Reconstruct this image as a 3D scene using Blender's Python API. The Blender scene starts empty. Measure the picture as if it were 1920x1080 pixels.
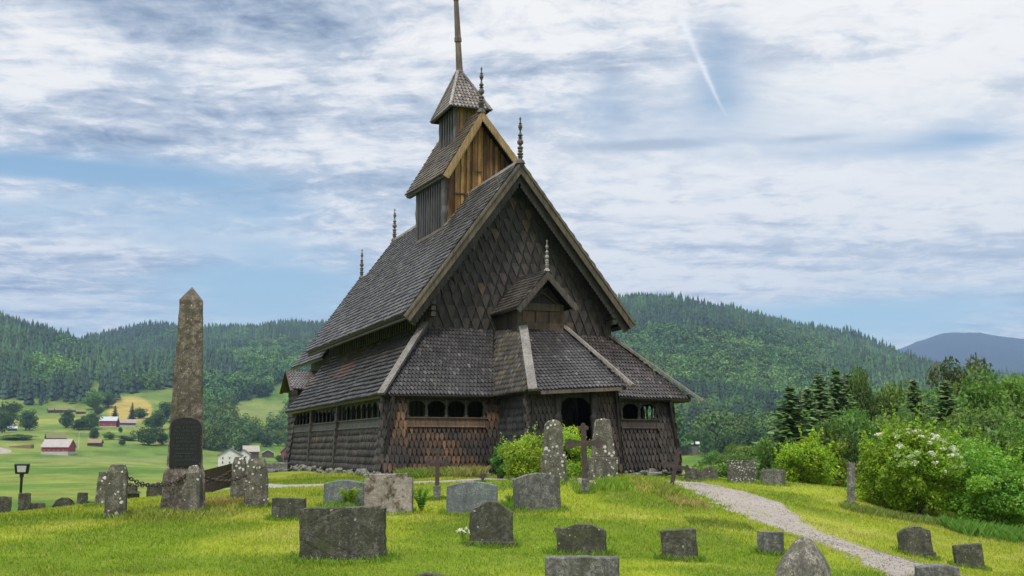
import bpy, bmesh, math, random
import numpy as np
from mathutils import Vector, Matrix
random.seed(7); rs = np.random.RandomState(11)
SC = bpy.context.scene; COL = SC.collection
# ------------------------------------------------------------------ camera
F, CX, CY, HZ, EYE = 2100.0, 960.0, 540.0, 838.0, 1.6
TH = math.atan((HZ-CY)/F)
cam = bpy.data.cameras.new("camera"); co = bpy.data.objects.new("camera", cam); COL.objects.link(co)
cam.sensor_width = 36; cam.lens = F/1920*36; cam.clip_start = .1; cam.clip_end = 40000
co.location = (0, 0, EYE); co.rotation_euler = (math.pi/2+TH, 0, 0); SC.camera = co
# ------------------------------------------------------------------ light
SUN_EL, SUN_AZ = math.radians(63), math.radians(200)      # azimuth measured from +Y towards +X
SC.view_settings.view_transform = 'Standard'; SC.view_settings.look = 'None'
SC.view_settings.exposure = 0.22; SC.view_settings.gamma = 1
sl = bpy.data.lights.new("sun", 'SUN'); so = bpy.data.objects.new("sun", sl); COL.objects.link(so)
sl.energy = 3.3; sl.angle = math.radians(8); sl.color = (1, .95, .87)
sd = Vector((math.sin(SUN_AZ)*math.cos(SUN_EL), math.cos(SUN_AZ)*math.cos(SUN_EL), math.sin(SUN_EL)))
so.rotation_euler = sd.to_track_quat('Z', 'Y').to_euler()
try:
    SC.cycles.use_denoising = True; SC.cycles.volume_bounces = 0; SC.cycles.max_bounces = 6
    SC.cycles.transparent_max_bounces = 8; SC.cycles.sample_clamp_indirect = 4
except Exception: pass

# ------------------------------------------------------------------ node helper
class NT:
    def __init__(s, nt): s.nt = nt; s.N = nt.nodes; s.L = nt.links
    def n(s, t, **k):
        x = s.N.new(t)
        for a, b in k.items(): setattr(x, a, b)
        return x
    def put(s, sock, v):
        if hasattr(v, 'is_output') or isinstance(v, bpy.types.NodeSocket): s.L.new(v, sock)
        elif v is not None:
            if isinstance(v, (tuple, list)) and len(v) == 3 and sock.type == 'RGBA': v = (*v, 1)
            sock.default_value = v
    def m(s, op, a, b=None, c=None, clamp=False):
        x = s.n('ShaderNodeMath', operation=op, use_clamp=clamp)
        for i, v in enumerate((a, b, c)):
            if v is not None: s.put(x.inputs[i], v)
        return x.outputs[0]
    def mix(s, f, a, b, t='MIX'):
        x = s.n('ShaderNodeMix', data_type='RGBA', blend_type=t); x.clamp_factor = True
        s.put(x.inputs[0], f); s.put(x.inputs[6], a); s.put(x.inputs[7], b); return x.outputs[2]
    def noise(s, vec, scale, det=4, rough=.55, dist=0, col=False):
        x = s.n('ShaderNodeTexNoise'); s.put(x.inputs['Vector'], vec)
        x.inputs['Scale'].default_value = scale; x.inputs['Detail'].default_value = det
        x.inputs['Roughness'].default_value = rough; x.inputs['Distortion'].default_value = dist
        return x.outputs[1 if col else 0]
    def ramp(s, f, stops):
        x = s.n('ShaderNodeValToRGB'); s.put(x.inputs[0], f); e = x.color_ramp.elements
        while len(e) > 1: e.remove(e[0])
        e[0].position = stops[0][0]; e[0].color = (*stops[0][1], 1) if len(stops[0][1]) == 3 else stops[0][1]
        for p, c in stops[1:]:
            q = e.new(p); q.color = (*c, 1)
        return x.outputs[0]
    def mr(s, v, a, b, c=0., d=1., smooth=False):
        x = s.n('ShaderNodeMapRange'); x.clamp = True
        if smooth: x.interpolation_type = 'SMOOTHSTEP'
        for i, q in enumerate((v, a, b, c, d)): s.put(x.inputs[i], q)
        return x.outputs[0]
    def scale(s, vec, sc):
        x = s.n('ShaderNodeVectorMath', operation='MULTIPLY'); s.put(x.inputs[0], vec); x.inputs[1].default_value = sc
        return x.outputs[0]

# ------------------------------------------------------------------ sky
W = bpy.data.worlds.new("World"); SC.world = W; W.use_nodes = True
def build_sky():
    t = NT(W.node_tree); t.N.clear()
    out = t.n('ShaderNodeOutputWorld'); bg = t.n('ShaderNodeBackground'); t.L.new(bg.outputs[0], out.inputs[0])
    tc = t.n('ShaderNodeTexCoord').outputs['Generated']
    sky = t.n('ShaderNodeTexSky', sky_type='NISHITA'); sky.sun_disc = False
    sky.sun_elevation = SUN_EL; sky.sun_rotation = SUN_AZ; sky.air_density = 1.0; sky.dust_density = .6; sky.ozone_density = 1.5
    base = t.scale(sky.outputs[0], (.112, .128, .122))
    sx = t.n('ShaderNodeSeparateXYZ'); t.put(sx.inputs[0], tc); X, Y, Z = sx.outputs
    az = t.m('ARCTAN2', X, Y); el = t.m('ARCSINE', Z)
    den = t.m('ADD', t.m('MAXIMUM', Z, 0), .10)
    cb = t.n('ShaderNodeCombineXYZ'); t.put(cb.inputs[0], t.m('DIVIDE', X, den)); t.put(cb.inputs[1], t.m('DIVIDE', Y, den)); P = cb.outputs[0]
    def blob(px, py, sw, sh, amp, tilt=0.):
        a0, e0 = (px-960)/2121, (838-py)/2150
        dx = t.m('SUBTRACT', az, a0); dy = t.m('SUBTRACT', el, e0)
        if tilt: dy = t.m('SUBTRACT', dy, t.m('MULTIPLY', dx, tilt))
        q = t.m('ADD', t.m('POWER', t.m('ABSOLUTE', t.m('DIVIDE', dx, sw/2121)), 2), t.m('POWER', t.m('ABSOLUTE', t.m('DIVIDE', dy, sh/2150)), 2))
        return t.m('MULTIPLY', t.m('EXPONENT', t.m('MULTIPLY', q, -1)), amp)
    def addall(l):
        r = l[0]
        for k in l[1:]: r = t.m('ADD', r, k)
        return r
    # slow warp, broad sheets, ripples and puffs
    wv = t.noise(P, .55, 3, .5, col=True)
    wp = t.n('ShaderNodeVectorMath', operation='ADD'); t.put(wp.inputs[0], P)
    t.put(wp.inputs[1], t.scale(wv, (1.1, .8, 0))); WP = wp.outputs[0]
    n1 = t.noise(t.scale(WP, (.42, .62, 1)), 1.0, 8, .56)
    n2 = t.noise(t.scale(WP, (1.5, 2.6, 1)), 1.0, 7, .6, .3)
    n3 = t.noise(t.scale(P, (6.5, 6.5, 1)), 1.0, 5, .62, .5)
    n5 = t.noise(t.scale(WP, (15, 19, 1)), 1.0, 5, .62, .6); n6 = t.noise(t.scale(WP, (1.1, 4.6, 1)), 1.0, 6, .6, .4)
    holes = addall([blob(120, 345, 330, 22, -.36), blob(330, 165, 260, 22, -.20, -.05), blob(420, 400, 420, 60, -.16, .02),
                    blob(500, 545, 260, 80, -.27), blob(250, 300, 300, 30, -.10), blob(60, 560, 160, 60, .03),
                    blob(1010, 190, 80, 40, -.16), blob(1140, 170, 60, 60, -.14), blob(1620, 300, 230, 24, -.13), blob(1800, 285, 110, 40, -.16),
                    blob(1620, 610, 300, 50, -.27), blob(1500, 360, 260, 16, -.10), blob(1360, 130, 70, 90, -.22), blob(1900, 560, 200, 60, -.05),
                    blob(1300, 500, 300, 70, .07), blob(1750, 90, 300, 110, .17), blob(1060, 90, 240, 80, .13), blob(1300, 380, 420, 90, .14),
                    blob(700, 380, 130, 50, .15), blob(160, 500, 200, 40, .12), blob(300, 70, 560, 110, .10), blob(620, 250, 300, 60, .14), blob(180, 240, 260, 30, .12), blob(330, 60, 500, 120, .10), blob(1500, 430, 500, 100, .10)])
    cov = addall([n1, t.m('MULTIPLY', t.m('SUBTRACT', n2, .5), .55), t.m('MULTIPLY', t.m('SUBTRACT', n3, .5), .60), t.m('MULTIPLY', t.m('SUBTRACT', n5, .5), .36), t.m('MULTIPLY', t.m('SUBTRACT', n6, .5), .35), holes])
    mask = t.m('MULTIPLY', t.mr(cov, .36, .66, 0, 1, True), .9)
    veil = t.m('MULTIPLY', t.mr(addall([t.m('MULTIPLY', n1, .8), t.m('MULTIPLY', n6, .35), t.m('MULTIPLY', n4 if False else n2, .15), t.m('MULTIPLY', holes, 1.25)]), .22, .70, 0, 1, True), .92)
    # shade of the cloud itself
    dark = addall([blob(330, 40, 560, 110, .60), blob(200, 215, 420, 40, .35), blob(640, 330, 240, 30, .3), blob(420, 470, 420, 90, .22), blob(1720, 400, 260, 40, .22), blob(1500, 470, 300, 20, .25), blob(1240, 266, 120, 10, 1.5), blob(1535, 270, 75, 7, 1.2), blob(1180, 205, 300, 22, .30),
                   blob(140, 270, 420, 34, .26), blob(1350, 600, 380, 45, .20), blob(1890, 215, 60, 20, .5), blob(800, 200, 220, 90, .12),
                   blob(100, 560, 300, 90, .14), blob(1820, 480, 200, 60, .10), blob(640, 120, 160, 60, .2), blob(1180, 420, 500, 40, .12),
                   blob(1430, 70, 300, 90, -.12), blob(1700, 150, 300, 90, -.15), blob(1060, 80, 160, 60, -.12)])
    n4 = t.noise(t.scale(WP, (.9, 2.2, 1)), 1.0, 6, .55)
    tone = t.m('ADD', t.m('ADD', t.m('ADD', t.m('MULTIPLY', t.m('SUBTRACT', n4, .5), 2.0), t.m('MULTIPLY', t.m('SUBTRACT', n6, .5), 1.6)), t.m('MULTIPLY', t.m('ADD', t.m('SUBTRACT', n3, .5), t.m('MULTIPLY', t.m('SUBTRACT', n5, .5), .6)), -1.4)), t.m('ADD', dark, .24))
    CR = [(0, (.97,.94,.89)), (.20, (.84,.83,.82)), (.42, (.58,.62,.68)), (.72, (.34,.40,.50)), (1, (.18,.23,.34))]
    cc = t.ramp(t.m('SUBTRACT', tone, .18), CR); vc = t.ramp(t.m('ADD', t.m('MULTIPLY', tone, .8), .06), CR)
    bright = addall([blob(1750, 300, 420, 260, .55), blob(1150, 330, 380, 170, .40), blob(1900, 60, 300, 200, .35)])
    vc = t.mix(t.m('MINIMUM', bright, .7), vc, (.94,.91,.86)); c = t.mix(veil, base, vc); c = t.mix(mask, c, cc)
    # vapour trail
    a0, e0, a1, e1 = (1291-960)/2121, (838-35)/2150, (1372-960)/2121, (838-222)/2150
    L = math.hypot(a1-a0, e1-e0); ux, uy = (a1-a0)/L, (e1-e0)/L
    dx = t.m('SUBTRACT', az, a0); dy = t.m('SUBTRACT', el, e0)
    al = t.m('DIVIDE', t.m('ADD', t.m('MULTIPLY', dx, ux), t.m('MULTIPLY', dy, uy)), L)
    pr = t.m('SUBTRACT', t.m('MULTIPLY', dx, uy), t.m('MULTIPLY', dy, ux))
    pr = t.m('ADD', t.m('ADD', pr, t.m('MULTIPLY', t.m('POWER', t.m('SUBTRACT', al, .5), 2), .005)), t.m('MULTIPLY', t.m('SUBTRACT', n3, .5), .004))
    wd = t.mr(al, 0, 1, .0042, .0009)
    tr = t.m('EXPONENT', t.m('MULTIPLY', t.m('POWER', t.m('ABSOLUTE', t.m('DIVIDE', pr, wd)), 2), -1))
    tr = t.m('MULTIPLY', tr, t.m('MULTIPLY', t.mr(al, -.05, .04), t.mr(al, .80, 1.06, 1, 0)))
    c = t.mix(t.m('MULTIPLY', tr, t.mr(n2, .3, .6, .45, .9)), c, (.93, .94, .95))
    # the cloud deck is brighter high up, towards the hidden sun
    up = t.mr(el, .42, 1.0, 1.0, 1.5, True)
    x = t.n('ShaderNodeVectorMath', operation='SCALE'); t.put(x.inputs[0], c); t.put(x.inputs[3], up)
    t.put(bg.inputs[0], x.outputs[0]); bg.inputs[1].default_value = 1.0
    W.cycles.sampling_method = 'MANUAL'; W.cycles.sample_map_resolution = 512
build_sky()

# ------------------------------------------------------------------ numeric helpers
def ray(x, y):
    a, b = x-CX, CY-y; c, s = math.cos(TH), math.sin(TH)
    return np.array([a, F*c-b*s, F*s+b*c])/F
def vnoise(x, y, seed=0):
    x = np.asarray(x, float); y = np.asarray(y, float); xi = np.floor(x).astype(np.int64); yi = np.floor(y).astype(np.int64)
    fx, fy = x-xi, y-yi; fx = fx*fx*(3-2*fx); fy = fy*fy*(3-2*fy)
    def h(a, b):
        n = (a*374761393+b*668265263+seed*974634777) & 0x7fffffff
        n = ((n ^ (n >> 13))*1274126177) & 0x7fffffff
        return ((n ^ (n >> 16)) & 0xffff)/65535.
    return (h(xi, yi)*(1-fx)+h(xi+1, yi)*fx)*(1-fy)+(h(xi, yi+1)*(1-fx)+h(xi+1, yi+1)*fx)*fy
def fbm(x, y, o=4, seed=0):
    r = 0; a = .5
    for k in range(o): r = r+a*vnoise(np.asarray(x)*2**k+17*k, np.asarray(y)*2**k-9*k, seed+k); a *= .5
    return r/(1-.5**o)
def sstep(a, b, x):
    t = np.clip((x-a)/(b-a), 0, 1); return t*t*(3-2*t)

# ------------------------------------------------------------------ church frame
U = np.array([-.3645, .9312, 0]); V = np.array([.9312, .3645, 0]); O = np.array([-4.32, 38.0, .73])
def cw(a, b, z=0): return O+V*a+U*b+np.array([0, 0, z])

# ------------------------------------------------------------------ terrain
ctl = []
for px, py, D in [(643,1050,15.8),(922,1026,17),(541,975,21),(727,962,22),(885,965,22),(1007,960,22),(345,962,22),(215,972,21),(478,951,23),
    (1087,1042,17),(1275,1054,15.5),(1445,1044,17.5),(1720,1046,23),(1820,1069,22.5),(1096,926,25),(1258,918,27),(1037,903,28),(1130,900,29),
    (818,936,26),(0,968,26),(100,955,27.5),(190,946,27),(285,932,27),(1180,896,28),(960,940,24.5),(600,935,26),(1200,985,20),
    (500,914,34),(720,908,33.5),(930,903,34),(420,912,36),(537,889,54),(600,891,46),(660,893,41),(718,897,37.6),(850,893,38),(960,893,37),
    (1160,893,39),(1272,896,41),(1330,902,36),(1420,908,36),(1510,912,34),(1591,920,33),(1700,967,31),(1920,1012,27),(1290,908,33),
    (1400,955,25),(1550,1020,20.2),(1720,1078,17),(1340,985,21),(1600,975,26),(1460,930,30), (330,905,45),(450,892,52)]:
    r = ray(px, py); ctl.append(np.array([0, 0, EYE])+r*(D/r[1]))
for x, y, z in [(-6,13.5,.02),(0,13,0),(6,13,-.25),(-8,10,0),(0,8,-.05),(8,8,-.5),(0,0,0),(-14,0,-.2),(14,0,-1.2),(0,-15,-.5),(-14,14,.1),(-20,0,-.3),
    (-13,32,-.5),(-17,31,-.9),(-10,36,-.2),(-22,40,-3.2),(-16,48,-1.6),(-26,28,-2.2),(-32,50,-5.5),(-24,62,-4.5),(-30,14,-1.6),(-13,62,.0),(-8,70,-.3),(2,66,.1),(8,60,-.2),
    (14,44,-.6),(20,48,-4.0),(24,40,-3.8),(18,36,-1.4),(20,28,-2.6),(14,22,-.95),(28,30,-5),(30,50,-6.5),(26,16,-3.4),(4,48,.5),(-3,55,.5),(14,60,-2.5)]:
    ctl.append(np.array([x, y, z]))
for a, b in ((-1,3),(-1,9),(-1,15),(13,5),(13.2,14),(5,30),(12,24),(-1,22)): p = cw(a, b); p[2] = .53 if b < 20 else .45; ctl.append(p)
ctl = np.array(ctl)
def tps_fit(P, lam=.02):
    n = len(P); d = np.hypot(P[:,None,0]-P[None,:,0], P[:,None,1]-P[None,:,1]); K = np.where(d > 0, d*d*np.log(d+1e-9), 0)+np.eye(n)*lam*n
    Q = np.c_[np.ones(n), P[:,:2]]; A = np.zeros((n+3, n+3)); A[:n,:n] = K; A[:n,n:] = Q; A[n:,:n] = Q.T
    return np.linalg.solve(A, np.r_[P[:,2], 0, 0, 0])
TW = tps_fit(ctl)
def near_h(x, y):
    sh = np.shape(x); x = np.ravel(x); y = np.ravel(y); out = np.empty(len(x))
    for i in range(0, len(x), 20000):
        a, b = x[i:i+20000], y[i:i+20000]; d2 = (a[:,None]-ctl[None,:,0])**2+(b[:,None]-ctl[None,:,1])**2
        out[i:i+20000] = (.5*d2*np.log(d2+1e-12))@TW[:-3]+TW[-3]+TW[-2]*a+TW[-1]*b
    return out.reshape(sh)
FR = [60, 100, 200, 400, 600, 800, 1000, 1300, 1600, 2000, 2600, 3400, 5200, 7500, 9500]
FT = {-900:[1030,1020,935,880,850,800,740,640,560,520,560,700,760,700,740],
   -200:[1025,1020,935,880,850,808,765,655,580,570,590,700,760,700,740],
      0:[1020,1016,935,880,850,812,772,680,622,640,650,700,760,700,740],
    130:[1010,1012,935,880,852,808,768,706,668,680,655,700,760,700,740],
    250:[1000,1010,935,880,858,805,762,718,700,680,618,700,760,700,740],
    350:[980,1000,935,882,862,808,765,718,690,662,622,700,760,700,740],
    430:[955,990,935,884,868,818,780,728,695,665,624,700,760,700,740],
    530:[930,980,935,884,868,830,790,735,700,660,612,700,760,700,740],
    640:[905,960,930,884,865,830,790,735,700,660,620,700,760,700,740],
    900:[900,940,925,884,860,820,770,705,650,600,610,700,760,700,740],
   1170:[930,950,920,884,845,800,750,685,620,574,610,700,760,700,740],
   1300:[1000,985,930,880,842,800,752,692,632,582,610,700,760,700,740],
   1400:[1040,1010,935,880,842,805,762,705,650,604,620,700,760,700,740],
   1500:[1060,1020,935,880,845,812,772,722,672,626,640,700,760,700,740],
   1620:[1075,1030,935,880,848,815,780,735,695,658,660,700,760,690,720],
   1720:[1080,1030,935,880,850,820,790,750,715,684,690,710,740,640,690],
   1800:[1080,1030,935,880,850,825,800,765,735,708,705,720,735,616,680],
   1860:[1080,1030,935,880,850,825,802,770,745,722,715,725,735,620,680],
   1940:[1080,1030,935,880,850,825,805,775,752,735,725,725,735,624,680],
   2300:[1080,1030,935,880,850,825,805,780,760,745,735,730,735,650,690],
   2900:[1080,1030,935,880,850,820,790,740,700,650,620,700,760,700,740]}
_c = np.array(sorted(FT)); _T = np.array([FT[k] for k in _c], float)
GC = np.linspace(_c[0], _c[-1], 380); GR = np.linspace(math.log(60), math.log(9500), 180)
_a = np.array([[np.interp(g, _c, _T[:,j]) for g in GC] for j in range(len(FR))])
_g = np.array([np.interp(GR, np.log(FR), _a[:,i]) for i in range(len(GC))])
GZ = EYE+(HZ-_g)/2121*np.exp(GR)[None,:]
def _sm(A, ax, n):
    k = np.hanning(n+2)[1:-1]; k /= k.sum(); p = [(0,0),(0,0)]; p[ax] = (n//2, n//2); B = np.pad(A, p, 'edge')
    return np.apply_along_axis(lambda v: np.convolve(v, k, 'valid'), ax, B)
GZ = _sm(_sm(GZ, 0, 9), 1, 7)
def H(x, y):
    x = np.asarray(x, float); y = np.asarray(y, float); r = np.hypot(x, y)
    yy = np.where(y > .05*r, y, .05*r+1e-6); pc = np.clip(960+2121*x/yy, GC[0], GC[-1]); D = np.clip(np.where(y > 0, yy, r), 60, 9400)
    i = (pc-GC[0])/(GC[1]-GC[0]); j = (np.log(D)-GR[0])/(GR[1]-GR[0]); i0 = np.clip(i.astype(int), 0, len(GC)-2); j0 = np.clip(j.astype(int), 0, len(GR)-2)
    fi, fj = i-i0, j-j0
    z = (GZ[i0,j0]*(1-fi)+GZ[i0+1,j0]*fi)*(1-fj)+(GZ[i0,j0+1]*(1-fi)+GZ[i0+1,j0+1]*fi)*fj
    amp = np.clip((D-250)/1200, 0, 1); z = z+amp*(fbm(x/170, y/170, 4, 3)-.5)*34+np.clip((D-3500)/2500,0,1)*(fbm(x/900,y/900,5,8)-.5)*150
    w = sstep(48, 78, r)
    zn = near_h(np.clip(x, -60, 60), np.clip(y, -30, 85))+(fbm(x/1.7, y/1.7, 3, 5)-.5)*.05
    return zn*(1-w)+z*w
def hit(px, py, dmin=9, dmax=5000):
    r = ray(px, py); D = np.exp(np.linspace(math.log(dmin), math.log(dmax), 6000)); P = r[None,:]*(D/r[1])[:,None]
    z = EYE+P[:,2]; h = H(P[:,0], P[:,1]); k = np.argmax(z < h)
    if z[k] >= h[k]: k = len(D)-1
    return np.array([P[k,0], P[k,1], h[k]])
def on(px, D):
    x = (px-960)*D/2121; return np.array([x, D, float(H(x, D))])

# ------------------------------------------------------------------ mesh helpers
def np_mesh(name, V_, Fq, col=None, mat=None, smooth=False, parent=None):
    """V_ n x 3, Fq m x k faces, col n x 3 per vertex"""
    me = bpy.data.meshes.new(name); n, (m, k) = len(V_), Fq.shape
    me.vertices.add(n); me.vertices.foreach_set('co', np.asarray(V_, np.float32).ravel())
    me.loops.add(m*k); me.loops.foreach_set('vertex_index', Fq.ravel().astype(np.int32))
    me.polygons.add(m); me.polygons.foreach_set('loop_start', (np.arange(m)*k).astype(np.int32))
    if smooth: me.polygons.foreach_set('use_smooth', np.ones(m, bool))
    if col is not None:
        a = me.color_attributes.new('Col', 'FLOAT_COLOR', 'POINT'); a.data.foreach_set('color', np.c_[col, np.ones(n)].astype(np.float32).ravel())
    me.update(calc_edges=True); me.validate()
    if mat: me.materials.append(mat)
    return link(name, me, parent)
def link(name, me, parent=None):
    o = bpy.data.objects.new(name, me); COL.objects.link(o)
    if parent is not None: o.parent = parent
    return o
def v3(p): return (float(p[0]), float(p[1]), float(p[2]))
class MB:
    def __init__(s): s.v = []; s.f = []; s.c = []; s.base = (.05, .04, .035)
    def face(s, pts, col=None):
        i = len(s.v); s.v += [v3(p) for p in pts]; s.f.append(tuple(range(i, i+len(pts)))); s.c.append(col or s.base)
    def raw(s, pts, faces, col=None):
        i = len(s.v); s.v += [v3(p) for p in pts]
        for f in faces: s.f.append(tuple(i+k for k in f)); s.c.append(col or s.base)
    def prism(s, pts, off, col=None):
        pts = [np.asarray(p, float) for p in pts]; off = np.asarray(off, float); n = len(pts)
        s.raw(pts+[p+off for p in pts], [tuple(range(n-1, -1, -1)), tuple(range(n, 2*n))]+[(i, (i+1) % n, n+(i+1) % n, n+i) for i in range(n)], col)
    def box(s, c, d, col=None, rot=0):
        cx, cy, cz = c; x, y, z = d[0]/2, d[1]/2, d[2]/2; cr, sr = math.cos(rot), math.sin(rot)
        q = [(cx+a*cr-b*sr, cy+a*sr+b*cr, cz-z) for a, b in ((-x,-y),(x,-y),(x,y),(-x,y))]
        s.prism(q, (0, 0, d[2]), col)
    def beam(s, p0, p1, w, h, up=(0,0,1), col=None):
        p0 = np.asarray(p0, float); p1 = np.asarray(p1, float); d = p1-p0; d /= np.linalg.norm(d)+1e-9
        a = np.cross(d, up); a /= np.linalg.norm(a)+1e-9; b = np.cross(a, d)
        s.prism([p0-a*w/2-b*h/2, p0+a*w/2-b*h/2, p0+a*w/2+b*h/2, p0-a*w/2+b*h/2], p1-p0, col)
    def lathe(s, base, prof, n=8, axis=(0,0,1), col=None, sq=1.0):
        base = np.asarray(base, float); ax = np.asarray(axis, float); ax /= np.linalg.norm(ax)
        t = np.array([1,0,0]) if abs(ax[0]) < .9 else np.array([0,1,0]); e1 = np.cross(ax, t); e1 /= np.linalg.norm(e1); e2 = np.cross(ax, e1)
        pts = [base+ax*z+(e1*math.cos(6.28319*(k+.5)/n)+e2*sq*math.sin(6.28319*(k+.5)/n))*r for r, z in prof for k in range(n)]
        fs = [(i*n+k, i*n+(k+1) % n, (i+1)*n+(k+1) % n, (i+1)*n+k) for i in range(len(prof)-1) for k in range(n)]
        fs += [tuple(range(n-1, -1, -1)), tuple(range((len(prof)-1)*n, len(prof)*n))]
        s.raw(pts, fs, col)
    def build(s, name, mat, parent=None, smooth=False, bevel=0):
        me = bpy.data.meshes.new(name); me.from_pydata(s.v, [], s.f); me.update()
        a = me.color_attributes.new('Col', 'FLOAT_COLOR', 'CORNER')
        arr = np.repeat(np.c_[np.array(s.c, np.float32), np.ones(len(s.c), np.float32)], [len(f) for f in s.f], axis=0)
        a.data.foreach_set('color', arr.ravel())
        if smooth: me.polygons.foreach_set('use_smooth', np.ones(len(s.f), bool))
        me.materials.append(mat); o = link(name, me, parent)
        if bevel:
            b = o.modifiers.new('b', 'BEVEL'); b.width = bevel; b.segments = 2; b.limit_method = 'ANGLE'
        return o
def tag(o, label=None, cat=None, group=None, kind=None):
    if label: o['label'] = label
    if cat: o['category'] = cat
    if group: o['group'] = group
    if kind: o['kind'] = kind
    return o
def empty(name, loc, rz=0, label=None, cat=None, group=None):
    o = bpy.data.objects.new(name, None); COL.objects.link(o); o.location = v3(loc); o.rotation_euler = (0, 0, rz); o.empty_display_size = .2
    return tag(o, label, cat, group)

# ------------------------------------------------------------------ materials
def mat(name): m = bpy.data.materials.new(name); m.use_nodes = True; t = NT(m.node_tree); return m, t, t.N['Principled BSDF']
def colattr(t): x = t.n('ShaderNodeVertexColor'); x.layer_name = 'Col'; return x.outputs[0]
def bump(t, b, h, st=.4, dist=.02):
    x = t.n('ShaderNodeBump'); x.inputs['Strength'].default_value = st; x.inputs['Distance'].default_value = dist; t.put(x.inputs['Height'], h); t.put(b.inputs['Normal'], x.outputs[0])
def m_wood(name='weathered_wood', rough=.62, streak=.5):
    m, t, b = mat(name); oc = t.n('ShaderNodeTexCoord').outputs['Object']; c = colattr(t)
    n1 = t.noise(t.scale(oc, (14, 14, 1.6)), 1, 5, .65); n2 = t.noise(oc, 1.1, 3, .6); n3 = t.noise(oc, 38, 3, .6)
    k = t.m('MULTIPLY', t.mr(n1, .3, .7, 1-streak, 1+streak), t.mr(n2, .3, .7, .60, 1.12)); k = t.m('MULTIPLY', k, t.mr(n3, .3, .7, .75, 1.15))
    x = t.n('ShaderNodeVectorMath', operation='SCALE'); t.put(x.inputs[0], c); t.put(x.inputs[3], k)
    t.put(b.inputs['Base Color'], x.outputs[0]); t.put(b.inputs['Roughness'], t.mr(n1, .3, .7, rough+.12, rough-.12)); b.inputs['Specular IOR Level'].default_value = .45
    bump(t, b, t.m('ADD', n1, t.m('MULTIPLY', n3, .5)), .5, .012); return m
WOOD = m_wood(); ROOFW = m_wood('roof_wood', .36, .35)
def m_stone(name, ca, cb_, lichen=(.5,.5,.45), lk=.0, moss=.25, sc=1.0, mossc=(.06,.07,.03), grain=.8):
    m, t, b = mat(name); oc = t.n('ShaderNodeTexCoord').outputs['Object']; oi = t.n('ShaderNodeObjectInfo')
    ad = t.n('ShaderNodeVectorMath', operation='ADD'); t.put(ad.inputs[0], oc)
    rv = t.n('ShaderNodeCombineXYZ'); q = t.m('MULTIPLY', oi.outputs['Random'], 37.); t.put(rv.inputs[0], q); t.put(rv.inputs[1], q); t.put(ad.inputs[1], rv.outputs[0]); P = ad.outputs[0]
    n1 = t.noise(P, 2.2*sc, 6, .65); n2 = t.noise(P, 26*sc, 5, .7); n3 = t.noise(t.scale(P, (7, 7, 1.3)), 1*sc, 5, .65); n4 = t.noise(P, 70*sc, 2, .6)
    c = t.mix(t.mr(n1, .40, .60), ca, cb_)
    c = t.mix(t.mr(n2, .40, .60, 0, grain), c, tuple(v*.30 for v in ca))
    n5 = t.noise(P, 8*sc, 6, .7); c = t.mix(t.mr(n5, .47, .60, 0, .75*grain), c, tuple(v*.42 for v in ca)); c = t.mix(t.m('MULTIPLY', t.mr(n4, .54, .64, 0, .55), t.mr(n5, .52, .44)), c, tuple(min(1, v*2.1) for v in cb_))
    c = t.mix(t.mr(n3, .50, .62, 0, .8*min(1, grain*1.2)), c, tuple(v*.28 for v in cb_))
    c = t.mix(t.m('MULTIPLY', t.mr(t.noise(P, 3.1*sc, 6, .7), .50, .64), moss*2), c, mossc)
    if lk > 0:
        vo = t.n('ShaderNodeTexVoronoi'); vo.feature = 'F1'; t.put(vo.inputs['Vector'], t.mix(.05, P, t.noise(P, 9, 3, .6, col=True))); vo.inputs['Scale'].default_value = 9*sc
        big = t.noise(P, 1.6*sc, 3, .6); thr = t.mr(big, .35, .7, .02, .02+.48*lk)
        k = t.m('GREATER_THAN', t.m('ADD', thr, t.m('MULTIPLY', t.m('SUBTRACT', n2, .5), .30)), vo.outputs['Distance'])
        c = t.mix(t.m('MULTIPLY', k, .85), c, lichen)
    t.put(b.inputs['Base Color'], c); b.inputs['Roughness'].default_value = .85; b.inputs['Specular IOR Level'].default_value = .3
    bump(t, b, t.m('ADD', n2, t.m('MULTIPLY', n1, .6)), .75, .02); return m
S_DARK = m_stone('dark_granite', (.085,.085,.068), (.15,.145,.118), (.34,.35,.30), .30, .35)
S_GREY = m_stone('grey_granite', (.17,.17,.165), (.24,.235,.22), (.4,.4,.36), .12, .2)
S_BLUE = m_stone('blue_grey_granite', (.17,.19,.20), (.21,.235,.245), (.4,.4,.38), .02, .06, grain=.45)
S_PINK = m_stone('pink_granite', (.30,.255,.23), (.38,.345,.32), (.6,.6,.55), .0, .75, mossc=(.085,.06,.04), grain=.35)
S_LICH = m_stone('lichened_stone', (.15,.14,.11), (.24,.225,.19), (.62,.62,.58), .85, .25)
S_OBEL = m_stone('obelisk_granite', (.165,.135,.115), (.26,.225,.19), (.50,.49,.43), .34, .22, sc=.9, grain=.85)
S_ROCK = m_stone('field_stone', (.20,.20,.18), (.34,.33,.30), (.5,.5,.45), .2, .2)
S_BOULD = m_stone('boulder_stone', (.17,.16,.14), (.27,.25,.22), (.42,.42,.30), .35, .4, mossc=(.10,.11,.04))
def m_plain(name, c, rough=.6, metal=0., nz=.2, sc=6):
    m, t, b = mat(name); oc = t.n('ShaderNodeTexCoord').outputs['Object']; n = t.noise(oc, sc, 5, .65)
    t.put(b.inputs['Base Color'], t.mix(t.mr(n, .3, .7), tuple(v*(1-nz) for v in c), tuple(min(1, v*(1+nz)) for v in c)))
    b.inputs['Roughness'].default_value = rough; b.inputs['Metallic'].default_value = metal; bump(t, b, n, .25, .01); return m
IRON = m_plain('rusty_iron', (.065,.046,.045), .7, .2, .45, 14); BLACK = m_plain('black_metal', (.02,.02,.022), .45, .4)
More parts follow.
